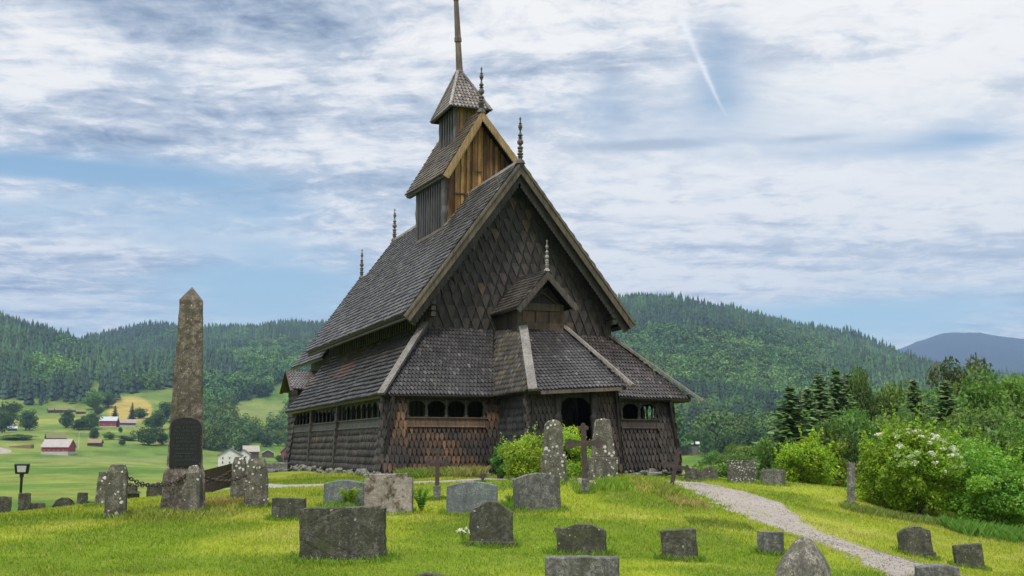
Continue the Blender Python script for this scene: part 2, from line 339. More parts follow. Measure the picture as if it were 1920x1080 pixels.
def m_leaf(name, tr=.35, rough=.5, gain=1.0):
    m, t, b = mat(name); c = colattr(t); oi = t.n('ShaderNodeObjectInfo'); hs = t.n('ShaderNodeHueSaturation')
    t.put(hs.inputs['Value'], t.mr(oi.outputs['Random'], 0, 1, .82*gain, 1.18*gain)); t.put(hs.inputs['Hue'], t.mr(oi.outputs['Random'], 0, 1, .488, .512)); t.put(hs.inputs['Color'], c); c = hs.outputs[0]
    t.put(b.inputs['Base Color'], c); b.inputs['Roughness'].default_value = rough; b.inputs['Specular IOR Level'].default_value = .25
    tl = t.n('ShaderNodeBsdfTranslucent'); t.put(tl.inputs[0], t.mix(1., c, (1., 1.15, .55), 'MULTIPLY')); mx = t.n('ShaderNodeMixShader'); mx.inputs[0].default_value = tr
    t.L.new(b.outputs[0], mx.inputs[1]); t.L.new(tl.outputs[0], mx.inputs[2]); t.L.new(mx.outputs[0], t.N['Material Output'].inputs[0]); return m
LEAF = m_leaf('foliage', .4, .5, 1.55); NEEDLE = m_leaf('needles', .15, .6, 1.45); FLOWER = m_leaf('petals', .3, .6); BARK = m_plain('bark', (.09,.07,.055), .9, 0, .4, 9)
def m_ground():
    m, t, b = mat('turf'); g = t.n('ShaderNodeNewGeometry').outputs['Position']; c = colattr(t)
    n1 = t.noise(g, .9, 5, .6); n2 = t.noise(g, 12, 5, .7); n3 = t.noise(g, 60, 3, .7); n4 = t.noise(g, .05, 5, .7)
    k = t.m('MULTIPLY', t.mr(n1, .3, .7, .85, 1.15), t.m('MULTIPLY', t.mr(n2, .3, .7, .72, 1.25), t.mr(n3, .3, .7, .8, 1.2))); k = t.m('MULTIPLY', k, t.mr(n4, .3, .7, .75, 1.25))
    x = t.n('ShaderNodeVectorMath', operation='SCALE'); t.put(x.inputs[0], c); t.put(x.inputs[3], k)
    t.put(b.inputs['Base Color'], x.outputs[0]); b.inputs['Roughness'].default_value = .9; b.inputs['Specular IOR Level'].default_value = .1
    bump(t, b, t.m('ADD', n2, n3), .6, .03); return m
TURF = m_ground()
def m_gravel():
    m, t, b = mat('gravel'); g = t.n('ShaderNodeNewGeometry').outputs['Position']
    n1 = t.noise(g, 1.2, 5, .6); n2 = t.noise(g, 24, 4, .75); vo = t.n('ShaderNodeTexVoronoi'); t.put(vo.inputs['Vector'], g); vo.inputs['Scale'].default_value = 18
    c = t.mix(t.mr(n1, .35, .65), (.20,.175,.155), (.30,.265,.235)); c = t.mix(t.mr(vo.outputs['Distance'], .0, .8, 0, .35), c, (.2,.18,.17)); c = t.mix(t.mr(n2, .35, .7, 0, .7), c, (.46,.42,.38))
    c = t.mix(t.mr(t.noise(g, 2.6, 6, .75), .53, .66, 0, .8), c, (.24,.23,.07))
    t.put(b.inputs['Base Color'], c); b.inputs['Roughness'].default_value = .95; bump(t, b, t.m('ADD', n2, vo.outputs['Distance']), .7, .02); return m
GRAVEL = m_gravel()

# ------------------------------------------------------------------ zones of the far ground
def pxy(x, y, z): return 960+2121*x/np.maximum(y, .1), HZ-2121*(z-EYE)/np.maximum(y, .1)
def ell(px, py, cx, cy, w, h, soft=.25): q = ((px-cx)/w)**2+((py-cy)/h)**2; return sstep(1+soft, 1-soft, q)
def forest_mask(x, y, z):
    px, py = pxy(x, y, z); r = np.hypot(x, y); nz = (fbm(x/60, y/60, 3, 21)-.5)
    L = sstep(735, 722, py+nz*30+np.clip((px-300)/4, -20, 20))*sstep(880, 980, r)
    L = np.maximum(L, ((px > 370) & (px < 900))*ell(px, py, 470, 815, 130, 24, .3)*(nz > -.1))
    L = np.maximum(L, (px > 335)*(px < 900)*sstep(846, 838, py+nz*26)*(r > 540))
    L = L*(1-ell(px, py, 486, 784, 62, 40))*(1-ell(px, py, 500, 838, 50, 10))*(1-ell(px, py, 525, 745, 22, 26))*(1-ell(px, py, 262, 768, 42, 26))*(1-ell(px, py, 172, 735, 12, 22))
    Rr = sstep(866, 852, py+nz*30)*(r > 330)*(1-ell(px, py, 1365, 862, 45, 10))*(1-((px > 1262)&(px < 1322)&(r < 640)))
    m = np.where(px > 950, Rr, L); return m*(r < 3300)*(y > 0)
def zone_col(x, y, z):
    px, py = pxy(x, y, z); r = np.hypot(x, y); n = fbm(x/3.1, y/3.1, 4, 31)[:,None]; n2 = fbm(x/.8, y/.8, 3, 41)[:,None]; nf = fbm(x/45, y/45, 4, 51)[:,None]
    g1 = np.array([.14,.205,.016]); g2 = np.array([.245,.29,.026]); g3 = np.array([.36,.34,.09])
    lawn = (g1+(g2-g1)*sstep(.40, .58, n))*(.72+.5*fbm(x/5.5, y/5.5, 3, 37))[:,None]+(g3-g2)*(.5*sstep(.50, .76, .55*n2+.45*n))
    fa = np.array([.085,.165,.022]); fb = np.array([.17,.22,.040]); field = (fa+(fb-fa)*sstep(.35, .65, nf))*(.62+.7*fbm(x/7+y/30, y/14, 4, 57))[:,None]
    ff = np.array([.02,.045,.018])*np.ones((len(x), 1))
    hay = np.array([.34,.27,.07]); meadow = np.array([.20,.22,.07])
    field = np.where(((py < 852) & (px < 330))[:,None], field*.85+meadow*.15, field)
    e = ell(px, py, 240, 768, 42, 24)[:,None]*(py < 792)[:,None]; field = field*(1-e)+hay*e
    e = ell(px, py, 100, 790, 130, 5)[:,None]*.7; field = field*(1-e)+np.array([.25,.26,.05])*e
    e = (ell(px, py, 260, 862, 230, 7)+ell(px, py, 470, 878, 120, 9)).clip(0, 1)[:,None]*.55; field = field*(1-e)+meadow*1.05*e
    e = ell(px, py, 482, 768, 60, 16)[:,None]*.5; field = field*(1-e)+np.array([.17,.20,.07])*e
    fm = forest_mask(x, y, z)[:,None]; far = field*(1-fm)+ff*fm
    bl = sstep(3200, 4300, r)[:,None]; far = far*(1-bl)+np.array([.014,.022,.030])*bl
    w = sstep(45, 110, r)[:,None]; return lawn*(1-w)+far*w

# ------------------------------------------------------------------ the ground sheet
def build_ground():
    azs = np.r_[np.linspace(-180, -45, 28)[:-1], np.linspace(-45, -27, 40)[:-1], np.linspace(-27, 27, 760), np.linspace(27, 45, 40)[1:], np.linspace(45, 180, 28)[1:-1]]
    rr = np.r_[0.5, 3, np.exp(np.linspace(math.log(6), math.log(70), 250)), np.exp(np.linspace(math.log(70), math.log(9400), 300))[1:]]
    A, R_ = np.meshgrid(np.radians(azs), rr); x = (R_*np.sin(A)).ravel(); y = (R_*np.cos(A)).ravel(); z = H(x, y)
    n, m = len(azs), len(rr); i = np.arange(m-1)[:,None]*n; j = np.arange(n)[None,:]; j2 = (j+1) % n
    q = np.stack([i+j, i+j2, i+n+j2, i+n+j], -1).reshape(-1, 4)[:, ::-1]
    V_ = np.c_[x, y, z]; c = zone_col(x, y, z)
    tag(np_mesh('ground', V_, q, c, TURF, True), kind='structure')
build_ground()
def ribbon(name, pts, widths, lift=.02, n=90, m=12, jit=.45):
    pts = np.array(pts); t = np.linspace(0, len(pts)-1, n); P = np.c_[[np.interp(t, range(len(pts)), pts[:,k]) for k in (0, 1)]].T
    for _ in range(6): P[1:-1] = (P[:-2]+2*P[1:-1]+P[2:])/4
    w = np.interp(t, range(len(pts)), widths); d = np.gradient(P, axis=0); d /= np.linalg.norm(d, axis=1)[:,None]; nn = np.c_[d[:,1], -d[:,0]]
    s = np.linspace(-1, 1, m); Q = []
    for k in range(n):
        e0 = w[k]/2*(1+jit*(fbm(t[k]*5, 3.3, 4, 61)-.5)*2); e1 = w[k]/2*(1+jit*(fbm(t[k]*5, 9.3, 4, 62)-.5)*2)
        for u in s: Q.append(P[k]+nn[k]*(u*(e1 if u > 0 else e0)))
    Q = np.array(Q); sg = np.tile(s, n); z = H(Q[:,0], Q[:,1])+lift*np.where(abs(sg) > .99, -1.0, 1)
    q = np.array([(a*m+b, a*m+b+1, (a+1)*m+b+1, (a+1)*m+b) for a in range(n-1) for b in range(m-1)])
    return np_mesh(name, np.c_[Q, z], q, None, GRAVEL, True)
def gp(l): return [tuple(hit(*p)[:2]) for p in l]
tag(ribbon('path', gp([(1262,905),(1330,915),(1395,940),(1437,968),(1537,1008),(1660,1050),(1800,1100),(1930,1150)]), [2.0,2.3,2.1,1.75,1.55,1.45,1.4,1.4], .025, 130), kind='structure')
tag(ribbon('path', gp([(380,918),(500,914),(600,911),(720,908),(850,904),(935,899),(1010,900),(1080,905),(1150,903),(1262,904)]), [1.,1.1,1.1,1.3,1.5,1.5,1.0,.9,1.,1.6], .025, 130), kind='structure')
tag(ribbon('road', [tuple(hit(x, y)[:2]) for x, y in ((-60,836),(-5,840),(14,846),(4,851),(-60,853))], [6,7,6,6,6], .25, 30), kind='structure')

# ================================================================== THE CHURCH (local frame: a right, b back, z up)
R = random.Random(3)
CH = empty('stave_church', O, math.atan2(V[1], V[0]), 'dark tarred wooden stave church with shingled roofs, tall pole spire and surrounding gallery', 'church')
def lerp(p, q, t): return p+(q-p)*t
def A3(*p): return np.array(p, float)
def slab(mb, q, th, col=None, drop=.004):
    P = [A3(*p) for p in q]; n = np.cross(P[1]-P[0], P[3]-P[0]); n /= np.linalg.norm(n); mb.prism([p-n*drop for p in P], -n*th, col)
def shingles(mb, q, rh, wd, th, tip, colf, jit=.5, slabth=.08, wave=.015, kick=1.0, straight=False, basecol=(.02,.017,.015), drop=.012):
    """q: bottom-left, bottom-right, top-right, top-left seen from outside"""
    P00, P10, P11, P01 = [A3(*p) for p in q]; n = np.cross(P10-P00, (P01+P11)/2-(P00+P10)/2); n /= np.linalg.norm(n)
    if slabth: slab(mb, q, slabth, basecol, drop)
    hl = max(np.linalg.norm(P01-P00), np.linalg.norm(P11-P10)); hgt = abs(np.dot((P01+P11)/2-(P00+P10)/2, np.cross(n, (P10-P00)/np.linalg.norm(P10-P00)))); N = max(1, int(round(hgt/rh)))
    sd = R.random()*100
    for k in range(N):
        v0 = k/N; L = lerp(P00, P01, v0); Rr = lerp(P10, P11, v0); vm = (k+.55)/N; Lm = lerp(P00, P01, vm); Rm = lerp(P10, P11, vm)
        wv = np.linalg.norm(Rr-L)
        if wv < .03: continue
        e = (Rr-L)/wv; up = np.cross(n, e); up /= np.linalg.norm(up)
        s0 = (Lm-L)@e; s1 = (Rm-L)@e; ln = hgt/N*1.25
        off = (k % 2)*wd/2; m0 = int(math.floor((s0-off)/wd))-1; m1 = int(math.ceil((s1-off)/wd))+1
        s0 = min(s0, s1)-.0; 
        for m in range(m0, m1):
            a = off+m*wd; b = a+wd
            if (a+b)/2 < s0 or (a+b)/2 > max(s1, s0): continue
            g = wd*.05; a2, b2 = a+g+R.uniform(0, .05)*wd*jit, b-g-R.uniform(0, .05)*wd*jit
            c = L+e*((a+b)/2); dz = fbm(sd+c[0]*1.3+c[1]*.9, c[2]*1.3, 2, 5)*wave*3
            lo = R.uniform(-.05, .05)*ln*jit; t0 = th*R.uniform(.75, 1.25)*kick; t1 = .004
            wv2 = (fbm(sd+c[0]*.8+c[1]*.8, k*.3, 2, 9)-.5)*wave*2
            base = L+up*(lo+wv2)
            h = ln; tp = ln*tip
            def pt(s, u, t): return base+e*s+up*u+n*(t+dz*.5)
            mid = (a2+b2)/2+R.uniform(-.06, .06)*wd*jit
            if straight: out = [(a2, 0), (b2, 0), (b2, h), (a2, h)]
            else: out = [(mid, 0), (b2, tp), (b2, h), (a2, h), (a2, tp)]
            tz = lambda u: t0+(t1-t0)*(u/h)
            top = [pt(s, u, tz(u)) for s, u in out]; bot = [pt(s, u, -.01) for s, u in out]
            nn = len(out); fs = [tuple(range(nn))]
            ed = [(0,1),(nn-1,0)] if straight else [(0,1),(1,2),(3,4),(4,0)]
            if straight: ed = [(0,1),(1,2),(3,0)]
            fs += [(j, i, nn+i, nn+j) for i, j in ed]
            mb.raw(top+bot, fs, colf(c, R))
def cvar(base, var=.25, warm=.0, alt=None, pa=.0):
    def f(c, r):
        k = 1+r.uniform(-var, var); b = alt if alt and r.random() < pa else base; w = r.uniform(0, warm)
        return (b[0]*k*(1+w), b[1]*k, b[2]*k*(1-w*.6))
    return f
def CORN(c, r): return WARM(c, r) if c[0] > .22+r.uniform(-.06, .06) else WALLD(c, r)
ROOFC = cvar((.090,.087,.094), .28, .04, (.20,.195,.20), .16)
ROOFG = cvar((.058,.056,.059), .26, .05, (.10,.098,.10), .08)
def PORCHROOF(c, r):
    k = 1+r.uniform(-.3, .3); m = fbm(c[0]*1.4, c[1]*1.4+c[2], 3, 77); b = (.10,.093,.09) if m < .5 else (.13,.115,.085)
    if r.random() < .14: b = (.19,.18,.17)
    return tuple(v*k for v in b)
WALLD = cvar((.052,.048,.048), .35, .2, (.075,.065,.06), .12)
GABC = cvar((.036,.031,.029), .28, .16, (.075,.056,.042), .06)
def WARM(c, r):
    m = fbm(c[0]*1.2+5, c[2]*1.6, 3, 71); k = 1+r.uniform(-.35, .35); w = min(1, max(0, (m-.42)*3.4+(.75-c[0]*.27)))
    a = (.034,.027,.024); b = (.19,.098,.048); w *= r.uniform(.35, 1)
    return tuple(lerp(x, y, w)*k for x, y in zip(a, b))
def BROWN(c, r): k = 1+r.uniform(-.35, .35); return (.048*k, .037*k, .032*k)
GREYW = (.17,.158,.148); DK = (.030,.026,.024); BR = (.085,.058,.040); BR2 = (.125,.08,.05)

# ---- foundation of loose stones
def stones(mb, p0, p1, n, s, r, zlo=-.35, zhi=.02, depth=.35, thick=0, outw=None):
    p0, p1 = A3(*p0), A3(*p1); d = (p1-p0); L = np.linalg.norm(d); d /= L; nn = np.array([d[1], -d[0], 0])
    for k in range(n):
        t = r.uniform(0, L); z = r.uniform(zlo, zhi); c = p0+d*t+nn*r.uniform(-.05, depth*.45)*(1 if outw is None else outw); c[2] = z
        sx = s*r.uniform(.5, 1.3); pts = []; h = sx*r.uniform(.3, .55); a0 = r.random()*3
        for lv, rad in ((-1, .6), (-.5, .95), (.25, 1.), (.85, .62)):
            for q in range(7): a = a0+q*6.283/7; rr = sx*.5*rad*r.uniform(.85, 1.15); pts.append(c+d*math.cos(a)*rr*1.25+nn*math.sin(a)*rr*.8+np.array([0, 0, h*.6*lv]))
        f = [(i*7+q, i*7+(q+1) % 7, (i+1)*7+(q+1) % 7, (i+1)*7+q) for i in range(3) for q in range(7)]+[tuple(range(6, -1, -1)), tuple(range(21, 28))]
        g = r.uniform(.7, 1.3); mb.raw(pts, f, (.22*g, .21*g, .19*g))
FND = MB()
stones(FND, (.05, 18.4, 0), (.05, 0, 0), 210, .36, R); stones(FND, (0, .05, 0), (4.2, .1, 0), 60, .3, R); stones(FND, (7.4, .05, 0), (11.4, .05, 0), 80, .34, R, -.4, .0)
stones(FND, (11.3, 0, 0), (11.3, 10, 0), 70, .4, R, -.9, .0); stones(FND, (4.1, -2.9, 0), (7.3, -2.95, 0), 40, .3, R)
FND.prism([(.15,.2,-1.2),(11.15,.2,-1.2),(11.15,18.2,-1.2),(.15,18.2,-1.2)], (0,0,1.19), (.12,.115,.1))
FO = FND.build('foundation', S_ROCK, CH)
FL = MB(); FL.prism([(.3,.3,.02),(11.0,.3,.02),(11.0,18,.02),(.3,18,.02)], (0,0,.06), DK); FL.prism([(4.4,-2.6,.02),(7.1,-2.6,.02),(7.1,.3,.02),(4.4,.3,.02)], (0,0,.055), DK); FL.build('gallery_floor', WOOD, CH)

# ---- gallery walls. frame: P(s,o,z): s along the wall, o outwards
class WF:
    def __init__(s, o, d, n): s.o = A3(*o); s.d = A3(*d); s.n = A3(*n)
    def __call__(s, x, out, z): return s.o+s.d*x+s.n*out+np.array([0, 0, z])
    def q(s, x0, x1, z0, z1, o0, o1): # seen from outside: left..right depends on frame; frames are built left-to-right
        return [s(x0, o0, z0), s(x1, o0, z0), s(x1, o1, z1), s(x0, o1, z1)]
def gallery_run(fr, bays, solid, mid, colL, colS, sillc, ncols, arch=False, ztop=2.56, flare=0.0):
    """bays: (s0,s1,ncol); solid: (s0,s1,colour fn)"""
    w = MB()
    for s0, s1, cf in solid:
        shingles(w, fr.q(s0, s1, -.02, ztop, .10, -.28), .30, .17, .030, .45, cf, .8, .07, .02)
    for s0, s1, nc in bays:
        shingles(w, fr.q(s0, s1, -.02, 1.56, .0, -.19), .25, .165, .042, .58, mid, 1.0, .07, .02)
    w.build('gallery_wall', WOOD, CH)
    for s0, s1, nc in bays:
        b = MB(); qd = fr.q(s0, s1, 1.56, 1.86, -.13, -.16); slab(b, qd, .07, sillc); slab(b, fr.q(s0-.02, s1+.02, 1.55, 1.60, -.10, -.11), .1, tuple(v*1.25 for v in sillc)); slab(b, fr.q(s0-.02, s1+.02, 1.85, 1.89, -.11, -.11), .16, tuple(v*1.1 for v in sillc)); b.build('sill_board', WOOD, CH)
        h = MB(); zt = 2.49; slab(h, fr.q(s0, s1, zt, ztop+.1, -.24, -.26), .06, DK); w_ = (s1-s0)/nc
        for k in range(nc+1):
            c = MB(); x = s0+k*w_; x = min(max(x, s0+.05), s1-.05); z0 = 1.88; H_ = zt+.02-z0; r0 = .065 if arch else .036
            prof = [(r0*1.5,0),(r0*1.5,.05),(r0*.8,.08),(r0*1.15,.18),(r0*.75,.30),(r0*.7,.36),(r0*1.2,.42),(r0*.9,.47),(r0*1.5,.50),(r0*1.5,H_)]
            c.lathe(fr(x, -.28, z0), [(r, z*H_/.58 if z < .58 else H_) for r, z in prof], 8, col=(.055,.048,.045)); c.build('column', WOOD, CH, True)
            if k < nc:
                xa, xb = s0+k*w_+.03, s0+(k+1)*w_-.03; rr = (xb-xa)/2; m = (xa+xb)/2; hh = min(rr, .26); N = 8; arc = [(m-rr*math.cos(math.pi*i/N), zt-hh-.03+hh*math.sin(math.pi*i/N)) for i in range(N+1)]
                pts = [(xa-.03, zt+.02)]+[(xa-.03, zt-hh+.1)]+arc+[(xb+.03, zt-hh+.1)]+[(xb+.03, zt+.02)]
                for i in range(N): # wedge pieces between the arc and the header
                    (x0, z0_), (x1, z1_) = arc[i], arc[i+1]
                    if zt+.02-min(z0_, z1_) > .005 and min(z0_, z1_) < zt+.015: h.prism([fr(x0, -.245, z0_), fr(x1, -.245, z1_), fr(x1, -.245, zt+.03), fr(x0, -.245, zt+.03)], fr.n*-.05, DK)
        h.build('arch_board', WOOD, CH)
# left side: frame runs from back (left) to front (right) seen from outside (-a)
LS = WF((0, 18.2, 0), (0, -1, 0), (-1, 0, 0))
gallery_run(LS, [(1.0,5.1,5),(5.4,10.2,6),(10.7,17.25,8)], [(-.05,1.0,WALLD),(17.25,18.25,WALLD)], WALLD, 0, 0, (.05,.045,.045), 0)
for x in (5.25, 10.45):
    pm = MB(); pm.beam(LS(x, -.02, .0), LS(x, -.16, 2.5), .22, .12, (-1,0,0), (.055,.048,.046))
    for k in range(8): pm.box(LS(x, -.03-.012*k, .2+k*.28), (.14,.26,.05), (.06,.052,.05))
    pm.build('gallery_post', WOOD, CH)
FSd = WF((0, 0, 0), (1, 0, 0), (0, -1, 0))
gallery_run(FSd, [(.85,3.75,4)], [(-.05,.85,CORN),(3.75,4.3,WARM)], WARM, 0, 0, BR2, 0, True)
gallery_run(FSd, [(7.6,10.55,4)], [(7.1,7.6,BROWN),(10.55,11.3,BROWN)], BROWN, 0, 0, (.052,.038,.032), 0, True)
RS = WF((11.3, 0, 0), (0, 1, 0), (1, 0, 0))
gallery_run(RS, [(1.1,2.3,3),(6,11,6),(11.5,17.2,6)], [(-.05,1.1,BROWN),(2.3,6,BROWN),(11,11.5,BROWN),(17.2,18.2,BROWN)], BROWN, 0, 0, (.055,.045,.042), 0)
bw = MB(); slab(bw, [(11.2,18.15,0),(.1,18.15,0),(.3,18.0,2.55),(11.0,18.0,2.55)], .08, DK); bw.build('gallery_wall', WOOD, CH)
# porch walls
PL = WF((4.2, .1, 0), (-.03, -1, 0), (-1, 0, 0))
pw = MB(); shingles(pw, PL.q(-.2, 3.0, -.02, 2.6, .12, -.12), .25, .14, .03, .45, cvar((.042,.044,.05), .35, .05), .8, .07, .03)
PF = WF((4.05, -2.95, 0), (1, -.02, 0), (0, -1, 0))
shingles(pw, PF.q(-.05, 1.05, -.02, 2.62, .05, -.2), .25, .15, .03, .45, cvar((.043,.037,.035), .35, .15), .8, .07, .03)
shingles(pw, PF.q(2.45, 3.35, -.02, 2.75, .05, -.2), .25, .15, .03, .45, cvar((.05,.036,.03), .35, .2), .8, .07, .03)
PR = WF((7.42, -3.0, 0), (0, 1, 0), (1, 0, 0)); shingles(pw, PR.q(-.05, 3.1, -.02, 2.75, .05, -.15), .25, .15, .03, .45, BROWN, .8, .07, .03)
pw.build('porch_wall', WOOD, CH)
for x in (1.1, 2.4):
    pp = MB(); pp.lathe(PF(x, -.12, 0), [(.11,0),(.11,1.5),(.13,1.55),(.10,1.62),(.14,1.8),(.14,1.9),(.1,1.95),(.13,2.2),(.13,2.75)], 10, col=(.05,.042,.04)); pp.build('porch_post', WOOD, CH, True)
ph = MB(); slab(ph, PF.q(1.0, 2.5, 2.5, 2.8, -.15, -.17), .07, DK)
for s in (-1, 1): ph.prism([PF(1.75+s*.65, -.16, 2.52), PF(1.75+s*.65, -.16, 2.2), PF(1.75+s*.25, -.16, 2.52)][::s], (0,.05,0), DK)
ph.build('arch_board', WOOD, CH)
# ---- nave walls
NW = MB()
def planks(mb, P0, P1, z0, z1, n, out, wd=.16, prof=.03, col=DK, gap=.4, r=R, var=.3, colf=None, ztopf=None, zbotf=None):
    P0, P1 = A3(*P0), A3(*P1); d = P1-P0; L = np.linalg.norm(d); d /= L; out = A3(*out); N = max(1, int(L/wd))
    for k in range(N):
        x0 = k*L/N; x1 = x0+L/N*1.0; pr = prof*(1 if k % 2 else .15); k2 = 1+r.uniform(-var, var); c = colf(r, (x0+x1)/2) if colf else tuple(v*k2 for v in col)
        za = zbotf((x0+x1)/2) if zbotf else z0; zb = ztopf((x0+x1)/2) if ztopf else z1
        if zb-za < .05: continue
        p = P0+d*x0; q = P0+d*x1; i = d*.004
        mb.prism([p+i, q-i, q-i+out*pr, p+i+out*pr], (0, 0, zb-za), c) if False else mb.raw([v for v in [p+i+np.array([0,0,za]), q-i+np.array([0,0,za]), q-i+out*pr+np.array([0,0,za]), p+i+out*pr+np.array([0,0,za]), p+i+np.array([0,0,zb]), q-i+np.array([0,0,zb]), q-i+out*pr+np.array([0,0,zb]), p+i+out*pr+np.array([0,0,zb])]],
            [(0,1,5,4),(1,2,6,5),(2,3,7,6),(3,0,4,7),(4,5,6,7),(3,2,1,0)], c)
def vwall(mb, P0, P1, z0, z1, th, col=DK):
    P0, P1 = A3(*P0), A3(*P1); d = P1-P0; d /= np.linalg.norm(d); n = np.array([d[1], -d[0], 0]); mb.prism([P0+[0,0,z0], P1+[0,0,z0], P1+[0,0,z0]-n*th, P0+[0,0,z0]-n*th], (0,0,z1-z0), col)
vwall(NW, (2.1,18.6,0), (2.1,2.25,0), 0, 6.7, .12); vwall(NW, (9.6,2.25,0), (9.6,18.6,0), 0, 6.3, .12)
planks(NW, (2.098,18.6,0), (2.098,2.25,0), 5.0, 6.3, 0, (-1,0,0), .17, .05, (.045,.042,.042)); planks(NW, (2.098,18.4,0), (2.098,2.25,0), .1, 2.7, 0, (-1,0,0), .3, .03, (.03,.026,.024))
NW.build('nave_wall', WOOD, CH)
# ---- front gable
GW = MB(); GW.prism([(2.12,2.2,0),(9.58,2.2,0),(9.58,2.2,6.35),(5.57,2.2,11.15),(2.12,2.2,6.7)], (0,.14,0), DK)
RG = dict(rh=.43, wd=.385, th=.06, tip=.80, colf=GABC, jit=.35, slabth=0, wave=.01, kick=1., basecol=DK)
B0 = 2.19
shingles(GW, [(2.3,B0,5.02),(9.45,B0,5.02),(9.45,B0,6.43),(2.3,B0,6.43)], **RG)
shingles(GW, [(2.55,B0,6.43),(9.15,B0,6.43),(5.75,B0,10.66),(5.55,B0,10.66)], **RG)
# corner posts, then dark-coloured rake strips standing in for the shadowed gap
GW.prism([(2.1,B0-.07,5.02),(2.32,B0-.07,5.02),(2.32,B0-.07,6.6),(2.1,B0-.07,6.6)], (0,.06,0), (.06,.055,.055)); GW.prism([(9.4,B0-.07,5.02),(9.62,B0-.07,5.02),(9.62,B0-.07,6.2),(9.4,B0-.07,6.2)], (0,.06,0), (.05,.042,.038))
for p, q in (((2.1,6.35),(5.57,10.95)), ((9.6,6.0),(5.57,10.95))):
    GW.beam((p[0],B0-.03,p[1]), (q[0],B0-.03,q[1]), .05, .22, (0,-1,0), (.035,.03,.028)) if False else GW.prism([(p[0],B0-.05,p[1]-.1),(p[0]+(.22 if p[0] < 5 else -.22),B0-.05,p[1]-.1),(q[0],B0-.05,q[1]-.25),(q[0],B0-.05,q[1]+.05)][::(1 if p[0] < 5 else -1)], (0,.045,0), (.035,.03,.028))
GW.build('gable_wall', WOOD, CH)
dr = MB(); planks(dr, (5.1,2.16,0), (6.4,2.16,0), .1, 2.2, 0, (0,-1,0), .2, .02, BR); dr.build('door', WOOD, CH)
# brackets at the rake ends
for s, x in ((-1,2.2),(1,9.5)):
    bk = MB()
    for k in range(3): bk.prism([(x-.08,1.55+.0,6.0-k*.22),(x+.08,1.55,6.0-k*.22),(x+.08,1.55,6.16-k*.22),(x-.08,1.55,6.16-k*.22)], (0,.7-(k*.0),0), (.04,.035,.033))
    bk.build('purlin_end', WOOD, CH)
# ---- nave roof
RBF, RBB = 1.48, 19.5
LE, RE, RD = (1.1,5.60), (10.3,5.66), (5.55,11.62)
def roof2(name, LE, RD, RE, b0, b1, rh, wd, colf, dzb=0., th=.13, mat_=ROOFW, left=True, right=True, dl=0, dr_=0, **k):
    m = MB()
    if left: shingles(m, [(LE[0],b1,LE[1]+dl),(LE[0],b0,LE[1]),(RD[0],b0,RD[1]),(RD[0],b1,RD[1]+dzb)], rh, wd, .050, .35, colf, .7, th, .022, **k)
    if right: shingles(m, [(RE[0],b0,RE[1]),(RE[0],b1,RE[1]+dl),(RD[0],b1,RD[1]+dzb),(RD[0],b0,RD[1])], rh, wd, .034, .35, colf, .7, th, .022, **k)
    return m.build(name, mat_, CH)
NR = roof2('nave_roof', LE, RD, RE, RBF, RBB, .235, .135, ROOFC)
rc = MB(); rc.prism([(5.38,RBF-.03,11.47),(5.72,RBF-.03,11.47),(5.6,RBF-.03,11.68),(5.5,RBF-.03,11.68)], (0,5.45,0), (.20,.18,.16)); rc.build('ridge_board', WOOD, NR); rc = MB(); rc.prism([(5.38,11.2,11.47),(5.72,11.2,11.47),(5.6,11.2,11.70),(5.5,11.2,11.70)], (0,8.3,.0), (.20,.18,.16)); rc.build('ridge_board', WOOD, NR)
ev = MB()
for x, z, s in ((1.12,5.5,1),(10.28,5.56,-1)):
    ev.prism([(x,RBF+.02,z-.08),(x+.05*s,RBF+.02,z-.12),(x+.22*s,RBF+.02,z-.0),(x+.17*s,RBF+.02,z+.1)][::s], (0,17.9,0), (.05,.045,.043))
    for k in range(60): ev.beam((x+.1*s,RBF+.15+k*.3,z-.03),(x+1.1*s,RBF+.15+k*.3,z+1.27),.05,.07,col=(.03,.026,.024))
ev.build('eave_board', WOOD, NR)
def barge(name, parent, lo, hi, b, w, th, col, scal=0, drop=0., sc_r=.09, colf=None, m_=WOOD, bld=True, mb=None):
    """board in the plane b, its upper edge on the line lo->hi, hanging down by w"""
    m = mb or MB(); lo2, hi2 = np.array(lo, float), np.array(hi, float); d = hi2-lo2; L = np.linalg.norm(d); d /= L; nrm = np.array([d[1], -d[0]])*(1 if d[0] > 0 else -1)
    if nrm[1] > 0: nrm = -nrm
    def P(s, u): q = lo2+d*s+nrm*(u+drop); return (q[0], b, q[1])
    # cut vertically at the top, so that both sides meet at the ridge
    tn = abs(d[0]/d[1]); tops = lambda u: L-(u+drop)*0+(u+drop)*(nrm[0]*-1*np.sign(d[0])/abs(d[0]) if abs(d[0]) > 0 else 0)
    def xlim(u): return (hi2[0]-(lo2[0]+nrm[0]*(u+drop)))/d[0]
    q = [P(0, 0), P(0, w), P(xlim(w), w), P(xlim(0), 0)]
    m.prism(q if d[0] > 0 else q[::-1], (0, th, 0), col)
    if scal:
        N = int(L/sc_r/2)
        for k in range(N):
            s = (k+.5)*L/N
            if s > xlim(w+sc_r): break
            arc = [P(s+sc_r*math.cos(a), w-.01+sc_r*1.1*math.sin(a)) for a in np.linspace(0, math.pi, 5)]
            m.prism(arc, (0, th*.7, 0), col)
    return m if mb else m.build(name, m_, parent)
